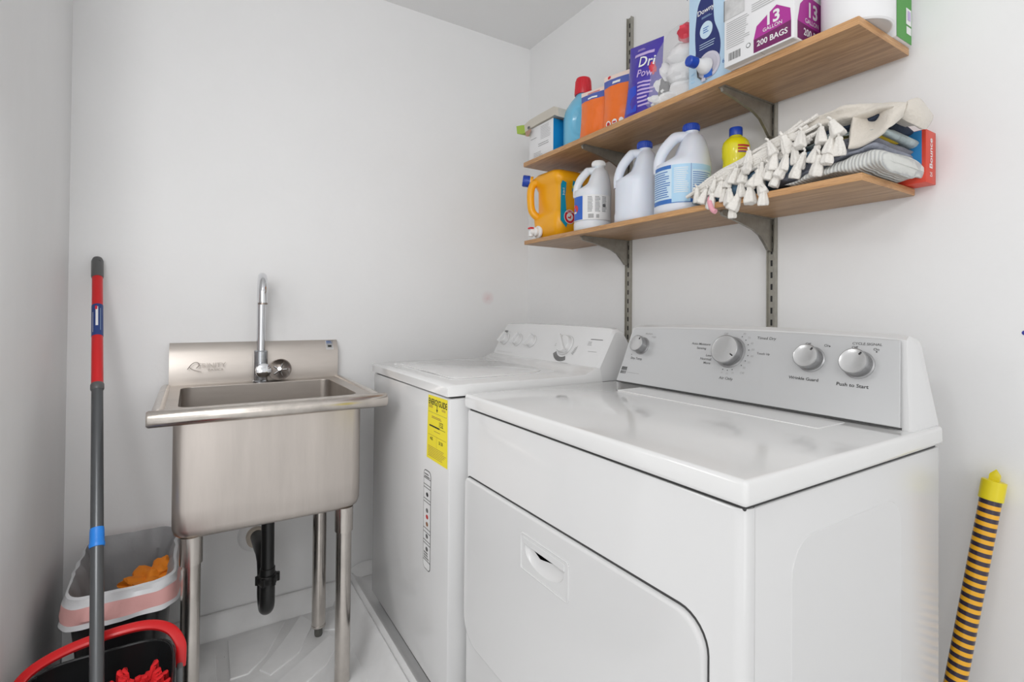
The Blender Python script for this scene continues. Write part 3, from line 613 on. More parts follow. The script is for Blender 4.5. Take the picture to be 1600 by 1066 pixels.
t = thing('mop_bucket', 'black mop bucket with red arched handle on the floor at lower left', 'bucket', (-.155, 1.26, .03))
mb = MB()
def bk(z, sx, sy, n=48): return [Vector((-.152+sx*math.copysign(abs(math.cos(a))**.45, math.cos(a)), 1.275+sy*math.copysign(abs(math.sin(a))**.45, math.sin(a)), z)) for a in [2*PI*k/n for k in range(n)]]
mb.loft([bk(.031, .10, .13), bk(.045, .105, .135), bk(.315, .126, .158), bk(.326, .131, .164), bk(.338, .131, .164), bk(.340, .129, .162), bk(.338, .126, .159), bk(.315, .122, .155), bk(.05, .1, .13)], 'bucket_black'); mb.build('tub', t)
mb = MB(); mb.tube([Vector(p) for p in bk(.3385, .1295, .1625)], .0030, 'bucket_black', 8, closed=True); mb.build('tub_rim', t)
mb = MB(); hp = smooth_path([(-.298, 1.36, .290), (-.294, 1.385, .326), (-.270, 1.40, .358), (-.215, 1.405, .380), (-.14, 1.405, .391), (-.075, 1.405, .389), (-.034, 1.40, .370), (-.013, 1.385, .340), (-.011, 1.375, .312), (-.012, 1.37, .295)], 6)
rings = []
for i, p in enumerate(hp):
    a = hp[max(i-1, 0)]; b = hp[min(i+1, len(hp)-1)]; tt = (b-a).normalized(); nrm = Vector((0, -.5, .86)); nrm = (nrm-tt*nrm.dot(tt)).normalized(); bi = tt.cross(nrm)
    rings.append([p+nrm*(.0055*math.copysign(abs(math.sin(q))**.6, math.sin(q)))+bi*(.0105*math.copysign(abs(math.cos(q))**.6, math.cos(q))) for q in [2*PI*k/14 for k in range(14)]])
mb.loft(rings, 'red_plastic'); mb.build('bucket_handle', t, label='red arched plastic handle')
for x in (-.296, -.013): mb = MB(); mb.box((x-.006, 1.345, .22), (x+.006, 1.39, .305), 'bucket_grey', .004); mb.build('handle_lug', t)
mb = MB(); mb.lathe([(.050, .22), (.058, .27), (.058, .28), (.052, .279), (.044, .22)], (-.21, 1.24, 0), 'bucket_grey', 28, caps=(0, 0)); mb.build('wringer', t)

t = thing('mop', 'red and grey mop leaning on the wall with its head in the black bucket', 'mop', (-.15, 1.27, .1))
A = Vector((-.242, 1.955, 1.245)); B = Vector((-.151, 1.30, .355)); D = (B-A).normalized()
def pz(z): return A+(B-A)*((A.z-z)/(A.z-B.z))
mb = MB(); mb.tube([pz(.895), pz(.20)], .0122, 'pole_grey', 20); mb.build('lower_pole', t)
mb = MB(); mb.tube([pz(1.19), pz(.90)], .0128, 'red_plastic', 20); up_ = mb.build('upper_pole', t, label='red upper pole')
mb = MB(); mb.tube([pz(1.250), pz(1.247), pz(1.238), pz(1.192), pz(1.188)], [.006, .0115, .0148, .0148, .0138], 'plastic_grey', 20); gp = mb.build('grip_cap', t)
mb = MB(); c = pz(1.238); mb.lathe([(.005, 0), (.0048, .001)], c+Vector((.004, -.0148, .0)), 'print_black', 12, axis=(.1, -1, .35)); mb.build('hang_hole', gp)
mb = MB(); mb.tube([pz(.902), pz(.899), pz(.889), pz(.886)], [.013, .0145, .0145, .013], 'plastic_grey', 20); mb.build('collar', t)
mb = MB(); mb.tube([pz(1.105), pz(1.020)], .0132, 'navy', 20)
q = Vector((1, 0, 0)); q = (q-D*q.dot(D)).normalized(); w_ = D.cross(q)
if w_.y > 0: w_ = -w_
def mopl(a, b, h=0):
    th = a/.0134; return pz(1.0625+b)+(q*math.sin(th)+w_*math.cos(th))*(.0135+h)
mb.bars(lambda a, b, h=0: mopl(b, -a, h), -.034, -.0035, .018, .0035, 1, 'label_white', h=0, fill=.8, gap=0, n=10); mb.bars(lambda a, b, h=0: mopl(b, -a, h), -.03, .007, .03, .0095, 1, 'cloth_pale', h=0, gap=0, n=10)
mb.bars(lambda a, b, h=0: mopl(b, -a, h), -.02, -.011, .034, -.0085, 1, 'label_white', h=0, gap=0, n=10); mb.bars(lambda a, b, h=0: mopl(b, -a, h), -.036, -.004, -.026, .001, 1, 'cap_red', h=.0003, fill=1, gap=0)
mb.build('pole_label', up_, label='dark blue sticker with white print')
mb = MB(); mb.tube([pz(.600), pz(.594), pz(.575), pz(.571), pz(.566)], [.0128, .0134, .0136, .0150, .0138], 'blue_tape', 20); mb.build('tape', t, label='bright blue tape band')
mb = MB(); mb.lathe([(.018, .0), (.03, .03), (.028, .05), (.016, .075)], pz(.135), 'red_plastic', 20, axis=-D); mb.build('mop_socket', t)
mb = MB(); R_ = random.Random(7)
for k in range(90):
    a = 2*PI*R_.random(); rr_ = .012+.05*R_.random(); c = Vector((-.085, 1.262, .272)); s0 = c+Vector((math.cos(a)*.02, math.sin(a)*.03, .0))
    e1 = c+Vector((math.cos(a)*rr_*.9, math.sin(a)*rr_*1.3, .035+.045*R_.random())); e2 = c+Vector((math.cos(a)*min(rr_*1.5, .048), math.sin(a)*rr_*1.6, -.02-.07*R_.random()))
    mb.tube(smooth_path([s0+Vector((0, 0, -.08)), s0, e1, e2], 4), [.0055]*12+[.003], 'mop_red', 6)
lump((-.10, 1.255, .26), (.04, .07, .05), 'mop_red', mb, 11)
mb.build('mop_head', t, label='red string mop head')

# ------------------------------------------------------------------ striped tube
t = thing('striped_tube', 'orange and black striped tube with yellow cap leaning on the right wall', 'tube', (1.2, .33, 0))
T1 = Vector((1.305, .335, .784)); T0 = Vector((1.183, .415, .0175)); L = (T1-T0); U = L.normalized(); mb = MB()
n = 90
for k in range(n):
    a = T0+L*(k/n*.952); b = T0+L*((k+1)/n*.952); mb.tube([a, b], .0165, 'tube_black' if k % 2 else 'tube_orange', 24, (k == 0, 0))
mb.build('body', t)
mb = MB(); mb.tube([T0+L*.952, T0+L*.953, T0+L*.999, T0+L*1.0], [.0165, .0188, .0188, .017], 'tube_yellow', 24); cp = mb.build('cap', t)
mb = MB(); s = Vector((0, 1, 0)); s = (s-U*s.dot(U)).normalized(); w = U.cross(s); c = T1
mb.loft([[c+s*(.008*k2)+w*q*.003+U*h for q, h in ((-1, 0), (1, 0), (1, .010), (0, .022 if k2 == 0 else .012), (-1, .010))] for k2 in (-1, 0, 1)], 'tube_yellow'); mb.build('fin', cp)

# ------------------------------------------------------------------ shelves, rails, brackets
def shelf(name, label, z0, z1, xf, ya, yb):
    mb = MB(); mb.box((xf, ya, z0), (1.316, yb, z1), 'plywood', .0025)
    # darker exposed edges keep the plywood layering
    o = mb.build(name); o.data.materials.append(MATS['plywood_edge'])
    for p in o.data.polygons:
        if abs(p.normal.z) < .5: p.material_index = 1
    return tag(o, label, 'shelf', 'wooden wall shelves')
shelf('wall_shelf', 'lower plywood shelf holding bleach jugs and folded cloths', 1.356, 1.372, 1.078, .465, 1.632)
shelf('wall_shelf', 'upper plywood shelf holding boxes, bags and a red-capped bottle', 1.664, 1.682, 1.090, .476, 1.660)
RY = (1.322, .789)
rail = thing('shelf_rail', 'slotted metal shelf rail on the wall nearer the room corner', 'shelf rail', (XW, RY[0], .6), 'slotted shelf rails')
mb = MB(); mb.box((1.3215, -.0105, 0), (XW-.001, .0105, 1.561), 'rail_metal')
for s in (-1, 1): mb.box((1.316, s*.0105-.0015, 0), (XW-.001, s*.0105+.0015, 1.561), 'rail_metal')
mb.v = [p+Vector((0, RY[0], .6)) for p in mb.v]; mb.build('channel', rail)
mb = MB()
for k in range(48): mb.box((1.3208, RY[0]-.0025, .62+k*.032), (1.3222, RY[0]+.0025, .636+k*.032), 'print_black')
mb.build('slot_row', rail)
r_ = rail.copy(); COL.objects.link(r_); r_.location.y = RY[1]; r_['label'] = 'slotted metal shelf rail behind the tasselled blanket and bleach, nearer the camera'
WL[r_] = r_.location.copy()
for c in list(rail.children): d = c.copy(); COL.objects.link(d); d.parent = r_
def bracket(y, z, label, first=[None]):
    if first[0] is None:
        mb = MB(); P = [(1.3165, 0), (1.104, 0), (1.102, -.006), (1.106, -.014), (1.16, -.022), (1.235, -.038), (1.262, -.05), (1.285, -.07), (1.300, -.086), (1.3165, -.090)]
        fnb = lambda a, b, h=0: Vector((a, y+h, z+b))
        mb.prism(P, fnb, -.004, .004, 'galvanized', .001, 1); mb.box((1.104, y-.0095, z-.003), (1.3165, y+.0095, z-.0002), 'galvanized')
        o = mb.build('shelf_bracket'); first[0] = (o, y, z)
    else:
        o0, yy, zz = first[0]; o = o0.copy(); COL.objects.link(o); o.location = o0.location+Vector((0, y-yy, z-zz))
    return tag(o, label, 'bracket', 'shelf brackets')
bracket(RY[0], 1.356, 'grey metal bracket under the lower shelf below the small white jug')
bracket(RY[1], 1.356, 'grey metal bracket under the lower shelf below the tassels')
bracket(RY[0], 1.664, 'grey metal bracket under the upper shelf above the small white jug')
bracket(RY[1], 1.664, 'grey metal bracket under the upper shelf above the yellow bottle')

# ------------------------------------------------------------------ lower shelf goods
ZS, ZU = 1.372, 1.682
def ell(cx, cy, rx, ry, z, n=36, p=1.0): return [Vector((cx+rx*math.copysign(abs(math.cos(a))**p, math.cos(a)), cy+ry*math.copysign(abs(math.sin(a))**p, math.sin(a)), z)) for a in [2*PI*k/n for k in range(n)]]
def jug(name, label, cx, cy, r, zb, sh, zn, zt, body, cap, hang, cat='jug'):
    """round jug: shoulder at sh, neck at zn, cap top at zt; hang = direction of handle"""
    t = thing(name, label, cat, (cx, cy, zb)); hd = Vector((math.cos(hang), math.sin(hang), 0)); mb = MB(); R = []
    prof = [(zb, .93), (zb+.004, .98), (zb+.012, 1), (zb+.03, 1), (zb+.034, .975), (sh-.02, .975), (sh-.012, 1.0), (sh, .985)]
    for z, k in prof: R.append(ell(cx, cy, r*k, r*k, z))
    # shoulder leans towards the neck, away from the handle
    nr = .021; off = r*.30; nc = Vector((cx, cy, 0))-hd*off
    for k in range(1, 11):
        u = k/10; z = sh+(zn-sh)*u; rr_ = r*.985*(1-u)**.62+nr*(1-(1-u)**.62); cut = min(1, u*3.0)*(1-.3*u)
        ring = []
        for p in ell(0, 0, 1, 1, 0):
            f = max(0, p.x*hd.x+p.y*hd.y); q = rr_*(1-.62*cut*f**1.1); ring.append(Vector((cx, cy, z))-hd*(off*u)+Vector((p.x*q, p.y*q, 0)))
        R.append(ring)
    R.append(ell(nc.x, nc.y, nr, nr, zn+.008)); mb.loft(R, body); mb.build('bottle_body', t, sharp=60)
    mb = MB(); c = Vector((cx, cy, 0)); H = zn-sh
    pth = smooth_path([nc+hd*(nr*.3)+Vector((0, 0, zn-.006)), nc+hd*(nr+.014)+Vector((0, 0, zn-.008)), c+hd*(r*.34)+Vector((0, 0, sh+H*.84)), c+hd*(r*.68)+Vector((0, 0, sh+H*.50)), c+hd*(r*.85)+Vector((0, 0, sh+H*.12)), c+hd*(r*.86)+Vector((0, 0, sh-.02))], 6)
    mb.tube(pth, [(.0125+.002*math.sin(PI*i/(len(pth)-1)))*min(1.15, r/.070) for i in range(len(pth))], body, 14); mb.build('jug_handle', t)
    mb = MB(); kr = nr*1.02; mb.lathe([(kr*.98, zn+.006), (kr*1.06, zn+.008), (kr*1.06, zt-.008), (kr*1.02, zt-.002), (kr*.9, zt), (.0004, zt)], (nc.x, nc.y, 0), cap, 28)
    for k in range(24): a = 2*PI*k/24; mb.tube([(nc.x+kr*1.06*math.cos(a), nc.y+kr*1.06*math.sin(a), zn+.009), (nc.x+kr*1.06*math.cos(a), nc.y+kr*1.06*math.sin(a), zt-.006)], .0012, cap, 4)
    mb.build('cap', t); return t
def facing(cx, cy): return math.atan2(-cy, -cx)        # angle of the side turned to the room
# small jug
j = jug('vinegar_jug', 'small white jug with white cap and blue-edged label, beside the orange jug', 1.160, 1.331, .064, ZS, 1.512, 1.592, 1.617, 'jug_white2', 'cap_white', PI*.80)
f = cyl_fn(1.160, 1.331, ZS, .064, face=PI*1.25); mb = MB()
mb.rect(f, -.075, .035, .075, .118, 'label_white', n=26); mb.rect(f, -.074, .037, -.030, .116, 'label_blue', .0004, 10); mb.disc(f, -.062, .075, .014, 'cap_red', .0008); mb.rect(f, -.070, .060, -.056, .066, 'label_white', .0010, 3)
for k, a0 in enumerate((-.012, .012, .036)): mb.bars(f, a0, .060, a0+.018, .113, 11, 'print_grey', h=.0006, fill=.35, n=3, seed=k)
mb.rect(f, -.010, .040, .008, .054, 'print_light', .0006, 3); mb.rect(f, .016, .040, .026, .052, 'print_light', .0006, 2); mb.disc(f, .044, .082, .006, 'print_grey', .0007); mb.build('paper_label', j)
# plain gallon
jug('bleach_jug', 'plain white gallon jug with blue cap and no label', 1.165, 1.128, .070, ZS, 1.505, 1.600, 1.628, 'jug_white', 'cap_blue', PI*.80)
j = jug('bleach_jug', 'white gallon jug with blue cap and wide blue printed label', 1.165, .957, .077, ZS, 1.510, 1.603, 1.630, 'jug_white', 'cap_blue', PI*.80)
f = cyl_fn(1.165, .957, ZS, .0758, face=PI*1.22, off=.0012); mb = MB()
mb.rect(f, -.10, .024, .095, .128, 'label_paleblue', n=36); mb.rect(f, -.10, .024, .095, .036, 'print_blue', .0004, 30); mb.rect(f, -.10, .118, -.03, .128, 'print_blue', .0004, 12)
mb.rect(f, -.028, .026, .020, .127, 'label_lightblue', .0005, 10); mb.bars(f, -.095, .040, -.032, .114, 12, 'print_blue', h=.0006, fill=.38, n=12, seed=3); mb.bars(f, -.022, .05, .016, .12, 13, 'label_white', h=.0008, fill=.35, n=6, seed=4)
mb.rect(f, .021, .024, .0222, .128, 'print_blue', .0009, 1); mb.rect(f, .024, .112, .090, .127, 'label_lightblue', .0006, 8); mb.bars(f, .026, .040, .088, .108, 12, 'print_blue', h=.0006, fill=.30, n=10, seed=5); mb.build('printed_label', j)
# orange detergent jug with spigot
t = thing('detergent_jug', 'orange detergent jug with blue cap and white tap at shelf end', 'jug', (1.20, 1.55, ZS))
mb = MB(); R = []
def oj(z, xa, xb, ya, yb, r): return rr3(xa, xb, ya, yb, r, z, 6)
for z, xa, ya, yb, r in ((ZS, 1.130, 1.478, 1.615, .03), (ZS+.006, 1.120, 1.468, 1.625, .035), (ZS+.05, 1.112, 1.462, 1.632, .035), (ZS+.082, 1.112, 1.462, 1.636, .03), (ZS+.10, 1.118, 1.470, 1.632, .03), (ZS+.112, 1.128, 1.474, 1.628, .03),
                      (ZS+.19, 1.128, 1.474, 1.630, .03), (ZS+.205, 1.122, 1.470, 1.634, .03), (ZS+.218, 1.112, 1.464, 1.640, .03), (ZS+.238, 1.110, 1.470, 1.640, .03), (ZS+.252, 1.122, 1.486, 1.630, .03), (ZS+.259, 1.15, 1.51, 1.60, .03)):
    R.append(oj(z, xa, 1.305, ya, yb, r))
mb.loft(R, 'jug_orange'); mb.build('bottle_body', t, sharp=60)
mb = MB(); mb.tube(smooth_path([(1.130, 1.605, ZS+.225), (1.108, 1.615, ZS+.218), (1.098, 1.618, ZS+.19), (1.097, 1.617, ZS+.15), (1.100, 1.613, ZS+.115), (1.112, 1.605, ZS+.095), (1.130, 1.60, ZS+.085)], 5), .0145, 'jug_orange', 12); mb.build('jug_handle', t)
mb = MB(); mb.lathe([(.021, 0), (.021, .01)], (1.118, 1.632, ZS+.232), 'jug_orange', 24, axis=(-.75, .55, .1)); mb.lathe([(.0225, .004), (.0225, .028), (.020, .032), (.0004, .032)], (1.112, 1.640, ZS+.234), 'cap_blue', 24, axis=(-.75, .45, .1)); mb.build('cap', t)
mb = MB(); mb.lathe([(.024, 0), (.024, .006), (.018, .01), (.017, .02), (.012, .024), (.0004, .024)], (1.114, 1.585, ZS+.03), 'cap_white', 24, axis=(-1, 0, 0)); mb.tube([(1.095, 1.585, ZS+.03), (1.078, 1.592, ZS+.03)], .012, 'cap_white', 16)
mb.tube([(1.082, 1.592, ZS+.032), (1.081, 1.592, ZS+.012)], .009, 'cap_white', 14); mb.box((1.074, 1.582, ZS+.040), (1.090, 1.602, ZS+.047), 'cap_red', .002); mb.build('tap', t, label='white dispensing tap with red button')
# label wraps the face turned towards the camera side
f = plane_fn((1.112, 1.4725, ZS), (1, 0, 0), (0, 0, 1), .006); f2 = plane_fn((1.1085, 1.640, ZS), (0, -1, 0), (0, 0, 1), .0)
mb = MB(); fq = plane_fn((1.118, 1.462, ZS), (1, 0, 0), (0, 0, 1), .0012)
for fx, pts in ((fq, [(.004, .06), (.03, .035), (.04, .06), (.03, .10), (.025, .15), (.03, .20), (.012, .205), (.004, .19)]),): mb.poly(fx, pts, 'teal', .0)
mb.disc(fq, .045, .075, .026, 'label_white', .0006); mb.disc(fq, .045, .075, .0235, 'cap_red', .0010); mb.disc(fq, .045, .075, .015, 'label_white', .0014); mb.text('ARM & HAMMER', .0062, fq, .045, .092, 'label_white', .02, .0018, 0, .8)
mb.poly(fq, [(.036, .070), (.049, .068), (.052, .080), (.046, .079), (.046, .074), (.036, .075)], 'cap_red', .0018); mb.text('3-in-1', .012, fq, .017, .165, 'label_white', .02, .001, PI/2)
mb.build('printed_label', t); mb = MB(); mb.poly(fq, [(.055, .17), (.10, .16), (.105, .20), (.06, .21)], 'teal', .0006); mb.text('WOW', .018, fq, .08, .186, 'label_yellow', .02, .001); mb.build('printed_label', t)
# yellow bottle
t = thing('cleaner_bottle', 'small yellow bottle with dark blue cap behind the blanket tassels', 'bottle', (1.24, .842, ZS)); mb = MB()
prof = [(.032, 0), (.034, .006), (.034, .12), (.0325, .134), (.0325, .142), (.035, .150), (.0355, .178), (.032, .190), (.024, .199), (.016, .204), (.015, .21)]
mb.lathe([(r*1.0, ZS+z) for r, z in prof], (1.24, .842, 0), 'yellow_plastic', 32); mb.build('bottle_body', t, sharp=60)
mb = MB(); mb.lathe([(.0165, ZS+.207), (.017, ZS+.209), (.017, ZS+.226), (.016, ZS+.229), (.0004, ZS+.229)], (1.24, .842, 0), 'cap_blue', 24); mb.build('cap', t)
f = cyl_fn(1.24, .842, ZS, .038, face=PI*1.32); mb = MB(); mb.bars(f, -.010, .152, .026, .176, 3, 'print_red', h=-.002, fill=.6, n=6, seed=2); mb.bars(f, -.008, .153, .024, .157, 1, 'print_blue', h=-.0016, n=6); mb.build('printed_label', t); mb = MB(); mb.bars(f, -.010, .105, .022, .125, 3, 'print_blue', h=-.0034, fill=.5, n=6); mb.build('printed_label', t)
# dryer sheet box
t = thing('dryer_sheet_box', 'small red and blue dryer sheet box standing upright at lower shelf end', 'box', (1.28, .47, ZS+.001)); bx0, bx1, by0, by1, bz0, bz1 = 1.268, 1.318, .430, .535, ZS+.001, ZS+.110
mb = MB(); mb.box((bx0, by0, bz0), (bx1, by1, bz1), 'box_red', .001); mb.build('carton', t)
f = plane_fn((bx0, by1, bz0), (0, -1, 0), (0, 0, 1), .0004); mb = MB(); mb.rect(f, .004, .026, .098, .108, 'box_sky'); mb.rect(f, .004, .012, .098, .030, 'box_green', .0003)
f2 = plane_fn((bx0, by0, bz0), (1, 0, 0), (0, 0, 1), .0004); mb.text('Bounce', .021, f2, .025, .062, 'label_white', .02, 0, PI/2); mb.text('25', .013, f2, .025, .018, 'label_white', .01); mb.build('carton_print', t)

# ------------------------------------------------------------------ cloth pile
def slabcloth(name, st, xa, xb, m, seed, label, group=None, layers=0, amp=.010, parent=None, nx=30, skew=.0):
    """folded cloth: stations (y, centre z, half thickness) lofted along the shelf with soft folds"""
    mb = MB(); P = [Vector(s) for s in st]; path = smooth_path([Vector((p[0], p[1], p[2])) for p in P], 7); R = []; N = len(path)
    for i, p in enumerate(path):
        e = min(1, math.sqrt(max(0, 1-(1-min(1, min(i, N-1-i)/4))**2))+.12); ring = []
        for k in range(nx):
            a = 2*PI*k/nx; ca, sa = math.cos(a), math.sin(a)
            x = (xa+xb)/2+(xb-xa)/2*math.copysign(abs(ca)**.45, ca)+skew*(p.x-P[0].x); z = p.y+p.z*e*math.copysign(abs(sa)**.8, sa)
            q = Vector((x, p.x, z)); f = noise.noise(Vector((x*14+seed, p.x*16, z*30)))*amp+noise.noise(Vector((x*40, p.x*45+seed, z*20)))*amp*.45
            if layers and ca < .2: x -= .004*math.sin(z*layers+noise.noise(Vector((p.x*12, seed, 0)))*3)
            ring.append(Vector((x-abs(f)*.8 if ca < 0 else x, p.x+f*.5, z+f)))
        R.append(ring)
    mb.loft(R, m); o = mb.build(name, parent, sharp=80)
    if not parent: tag(o, label, 'cloth', group)
    return o
G = 'folded cloths under the tasselled blanket'
slabcloth('folded_towel', [(.432, 1.390, .020), (.455, 1.398, .022), (.50, 1.394, .019), (.54, 1.385, .011), (.62, 1.381, .007)], 1.086, 1.285, 'cloth_knit', 1, 'pale ribbed knit towel lying lowest on the shelf in the pile', G)
slabcloth('folded_towel', [(.450, 1.424, .010), (.50, 1.424, .012), (.56, 1.410, .016), (.66, 1.402, .015), (.70, 1.399, .010)], 1.100, 1.290, 'cloth_slate', 2, 'slate grey towel folded directly on top of the ribbed knit towel', G, layers=400)
slabcloth('folded_towel', [(.452, 1.441, .008), (.52, 1.440, .012), (.60, 1.432, .014), (.68, 1.422, .012)], 1.112, 1.290, 'cloth_grey', 5, 'dark grey towel in the middle of the pile, under the yellow cloth', G, layers=400)
slabcloth('folded_cloth', [(.458, 1.4515, .0045), (.50, 1.453, .0065), (.55, 1.452, .005)], 1.118, 1.22, 'cloth_yellow', 6, 'mustard yellow cloth peeking out of the folded pile', G, amp=.003)
slabcloth('folded_cloth', [(.440, 1.452, .008), (.48, 1.464, .010), (.54, 1.467, .011), (.60, 1.462, .008)], 1.118, 1.30, 'cloth_teal', 8, 'pale teal patterned cloth near the top of the pile', G, layers=500)
slabcloth('folded_jeans', [(.452, 1.482, .012), (.50, 1.486, .012), (.56, 1.482, .010)], 1.125, 1.28, 'denim_dark', 9, 'dark navy garment right under the cream blanket', G)
slabcloth('folded_jeans', [(.565, 1.436, .010), (.62, 1.426, .020), (.68, 1.410, .027), (.76, 1.398, .022), (.83, 1.390, .014)], 1.085, 1.20, 'denim', 12, 'faded blue denim hanging under the blanket tassels', G, amp=.008)
slabcloth('folded_cloth', [(.765, 1.43, .012), (.81, 1.42, .014), (.865, 1.402, .014), (.895, 1.392, .008)], 1.125, 1.205, 'cloth_pale', 14, 'light blue cloth bunched between bleach jug and blanket', G)
# tasselled blanket
t = thing('tassel_blanket', 'cream woven blanket with tasselled fringe draped over the cloth pile', 'blanket', (1.18, .65, 1.43))
slabcloth('blanket_body', [(.425, 1.490, .008), (.45, 1.496, .012), (.50, 1.503, .018), (.56, 1.502, .019), (.64, 1.484, .021), (.72, 1.462, .021), (.79, 1.440, .018), (.85, 1.418, .013), (.885, 1.405, .006)], 1.105, 1.25, 'blanket', 21, '', amp=.008, parent=t, layers=300, nx=40)
def gridsheet(G, name):
    nu = len(G)-1; cols = [smooth_path([Vector(p) for p in c], 6) for c in G]; m = len(cols[0]); rows = [smooth_path([c[j] for c in cols], 7) for j in range(m)]
    mb = MB(); n = len(rows[0]); mb.add([p for r in rows for p in r], [[j*n+i, j*n+i+1, (j+1)*n+i+1, (j+1)*n+i] for j in range(m-1) for i in range(n-1)], 'blanket')
    return mb.build(name, t, solid=.007, sharp=80)
gridsheet([[(1.115, 0.497, 1.507), (1.095, 0.492, 1.467), (1.088, 0.494, 1.425)], [(1.125, 0.481, 1.517), (1.125, 0.481, 1.486), (1.09, 0.474, 1.426)], [(1.125, 0.458, 1.511), (1.135, 0.465, 1.481), (1.095, 0.449, 1.437)], [(1.12, 0.432, 1.501), (1.1, 0.427, 1.472), (1.1, 0.431, 1.45)], [(1.125, 0.41, 1.494), (1.12, 0.413, 1.485), (1.125, 0.419, 1.474)]], 'folded_flap')
gridsheet([[(1.13, 0.413, 1.5), (1.12, 0.411, 1.483), (1.13, 0.422, 1.474)], [(1.16, 0.407, 1.51), (1.14, 0.405, 1.482), (1.15, 0.412, 1.462)], [(1.2, 0.408, 1.502), (1.175, 0.401, 1.475), (1.18, 0.406, 1.456)], [(1.235, 0.41, 1.494), (1.225, 0.409, 1.482), (1.21, 0.412, 1.466)]], 'blanket_corner')
mb = MB(); R_ = random.Random(9)
for s_ in range(16):
    f0 = s_/15; ya = .545+.05*R_.random(); yb = .80+.09*R_.random(); o_ = -.034+.060*f0
    pts = [Vector((1.086+.006*R_.random()+(.012 if f0 > .8 else 0), ya+(yb-ya)*k/7, 1.496-.094*((ya+(yb-ya)*k/7-.545)/.345)**1.05+o_*(1-.55*k/7)+.005*R_.uniform(-1, 1))) for k in range(8)]
    mb.tube(smooth_path(pts, 4), .0036+.0015*R_.random(), 'fringe', 7)
mb.build('fringe_edge', t)
TP = [(0.792, 1.413), (0.815, 1.394), (0.77, 1.404), (0.75, 1.419), (0.744, 1.38), (0.737, 1.345), (0.715, 1.393), (0.691, 1.374), (0.725, 1.365), (0.711, 1.422), (0.699, 1.442), (0.685, 1.405), (0.668, 1.387), (0.668, 1.427), (0.66, 1.364), (0.638, 1.438), (0.642, 1.417), (0.631, 1.401), (0.613, 1.431), (0.618, 1.415), (0.593, 1.44), (0.586, 1.411), (0.55, 1.432), (0.544, 1.408), (0.522, 1.444), (0.525, 1.422), (0.507, 1.437), (0.516, 1.475), (0.54, 1.468), (0.613, 1.47), (0.646, 1.468), (0.792, 1.379), (0.731, 1.427), (0.675, 1.411), (0.576, 1.425), (0.761, 1.387), (0.655, 1.42), (.84, 1.402), (.70, 1.462), (.58, 1.470)]
mb = MB(); R = []
for z, r in ((.014, .002), (.012, .0045), (.009, .0055), (.006, .0050), (.003, .0062), (-.006, .0082), (-.016, .0098), (-.020, .0096), (-.0225, .0088), (-.021, .003)):
    R.append([Vector((r*(1+.16*math.cos(5*a))*math.cos(a), r*(1+.16*math.cos(5*a))*math.sin(a), z)) for a in [2*PI*k/20 for k in range(20)]])
mb.loft(R, 'fringe'); mb.tube([(0, 0, .014), (.001, .001, .018), (.005, 0, .022)], .0022, 'fringe', 6)
base_t = None; R_ = random.Random(3)
for y, z in TP:
    if base_t is None:
        me = bpy.data.meshes.new('tassel'); me.from_pydata(mb.v, [], mb.f); me.materials.append(MATS['fringe']); me.polygons.foreach_set('use_smooth', [True]*len(mb.f)); o = bpy.data.objects.new('tassel', me); base_t = o
    else: o = base_t.copy()
    COL.objects.link(o); o.parent = t; front = z < 1.385
    o.location = Vector((1.071 if front else 1.080-.006*R_.random(), y, z))-WL[t]; o.rotation_euler = (R_.uniform(-.5, .5), R_.uniform(-.35, .1), R_.uniform(0, 3)); k = R_.uniform(.95, 1.2); o.scale = (k*R_.uniform(.9, 1.3), k*R_.uniform(.9, 1.3), k)
mb = MB(); mb.tube(smooth_path([(1.080, .795, 1.392), (1.068, .795, 1.378), (1.064, .79, 1.362), (1.066, .785, 1.350), (1.066, .777, 1.345)], 5), .006, 'pink_cloth', 10)
tag(mb.build('pink_ribbon'), 'short pink ribbon hanging over the lower shelf edge among tassels', 'ribbon')

# ------------------------------------------------------------------ upper shelf goods
t = thing('storage_carton', 'white carton with bright blue side at the left end of the upper shelf', 'box', (1.18, 1.58, ZU))
mb = MB(); mb.box((1.112, 1.497, ZU), (1.265, 1.650, 1.812), 'box_white', .001); mb.build('carton_body', t)
f2 = plane_fn((1.112, 1.497, ZU), (1, 0, 0), (0, 0, 1), .0005); mb = MB(); mb.rect(f2, .001, .001, .152, .129, 'box_blue'); f = plane_fn((1.112, 1.650, ZU), (0, -1, 0), (0, 0, 1), .0005)
mb.bars(f, .075, .07, .14, .122, 9, 'print_light', fill=.25, seed=4); mb.bars(f, .06, .045, .14, .060, 2, 'print_grey', fill=.2, seed=5); mb.bars(f, .01, .085, .05, .088, 1, 'print_grey'); mb.bars(f, .03, .012, .09, .03, 3, 'print_light', fill=.3)
mb.poly(f, [(.062, .0), (.072, .0), (.072, .014)], 'print_grey'); mb.build('carton_print', t)
t = thing('flat_package', 'beige folded flat package with lime green end on the white carton', 'package', (1.17, 1.6, 1.815))
mb = MB(); P = [(1.105, 1.500, 1.8165), (1.105, 1.60, 1.8165), (1.100, 1.685, 1.802)]
mb.loft([[Vector((1.104, y, z)), Vector((1.215, y, z+.002)), Vector((1.212, y, z+.032-s)), Vector((1.100, y, z+.030-s))] for y, z, s in ((1.452, 1.800, .0), (1.478, 1.8145, 0), (1.56, 1.815, .0), (1.63, 1.8135, .0), (1.672, 1.806, .0))], 'box_beige'); mb.build('wrapper', t)
mb = MB(); mb.loft([[Vector((1.1035, y, z)), Vector((1.18, y, z+.001)), Vector((1.18, y, z+.030-s)), Vector((1.0995, y, z+.030-s))] for y, z, s in ((1.671, 1.8055, .0), (1.690, 1.8075, -.003), (1.728, 1.818, .0))], 'lime'); mb.build('end_flap', t, label='lime green end')
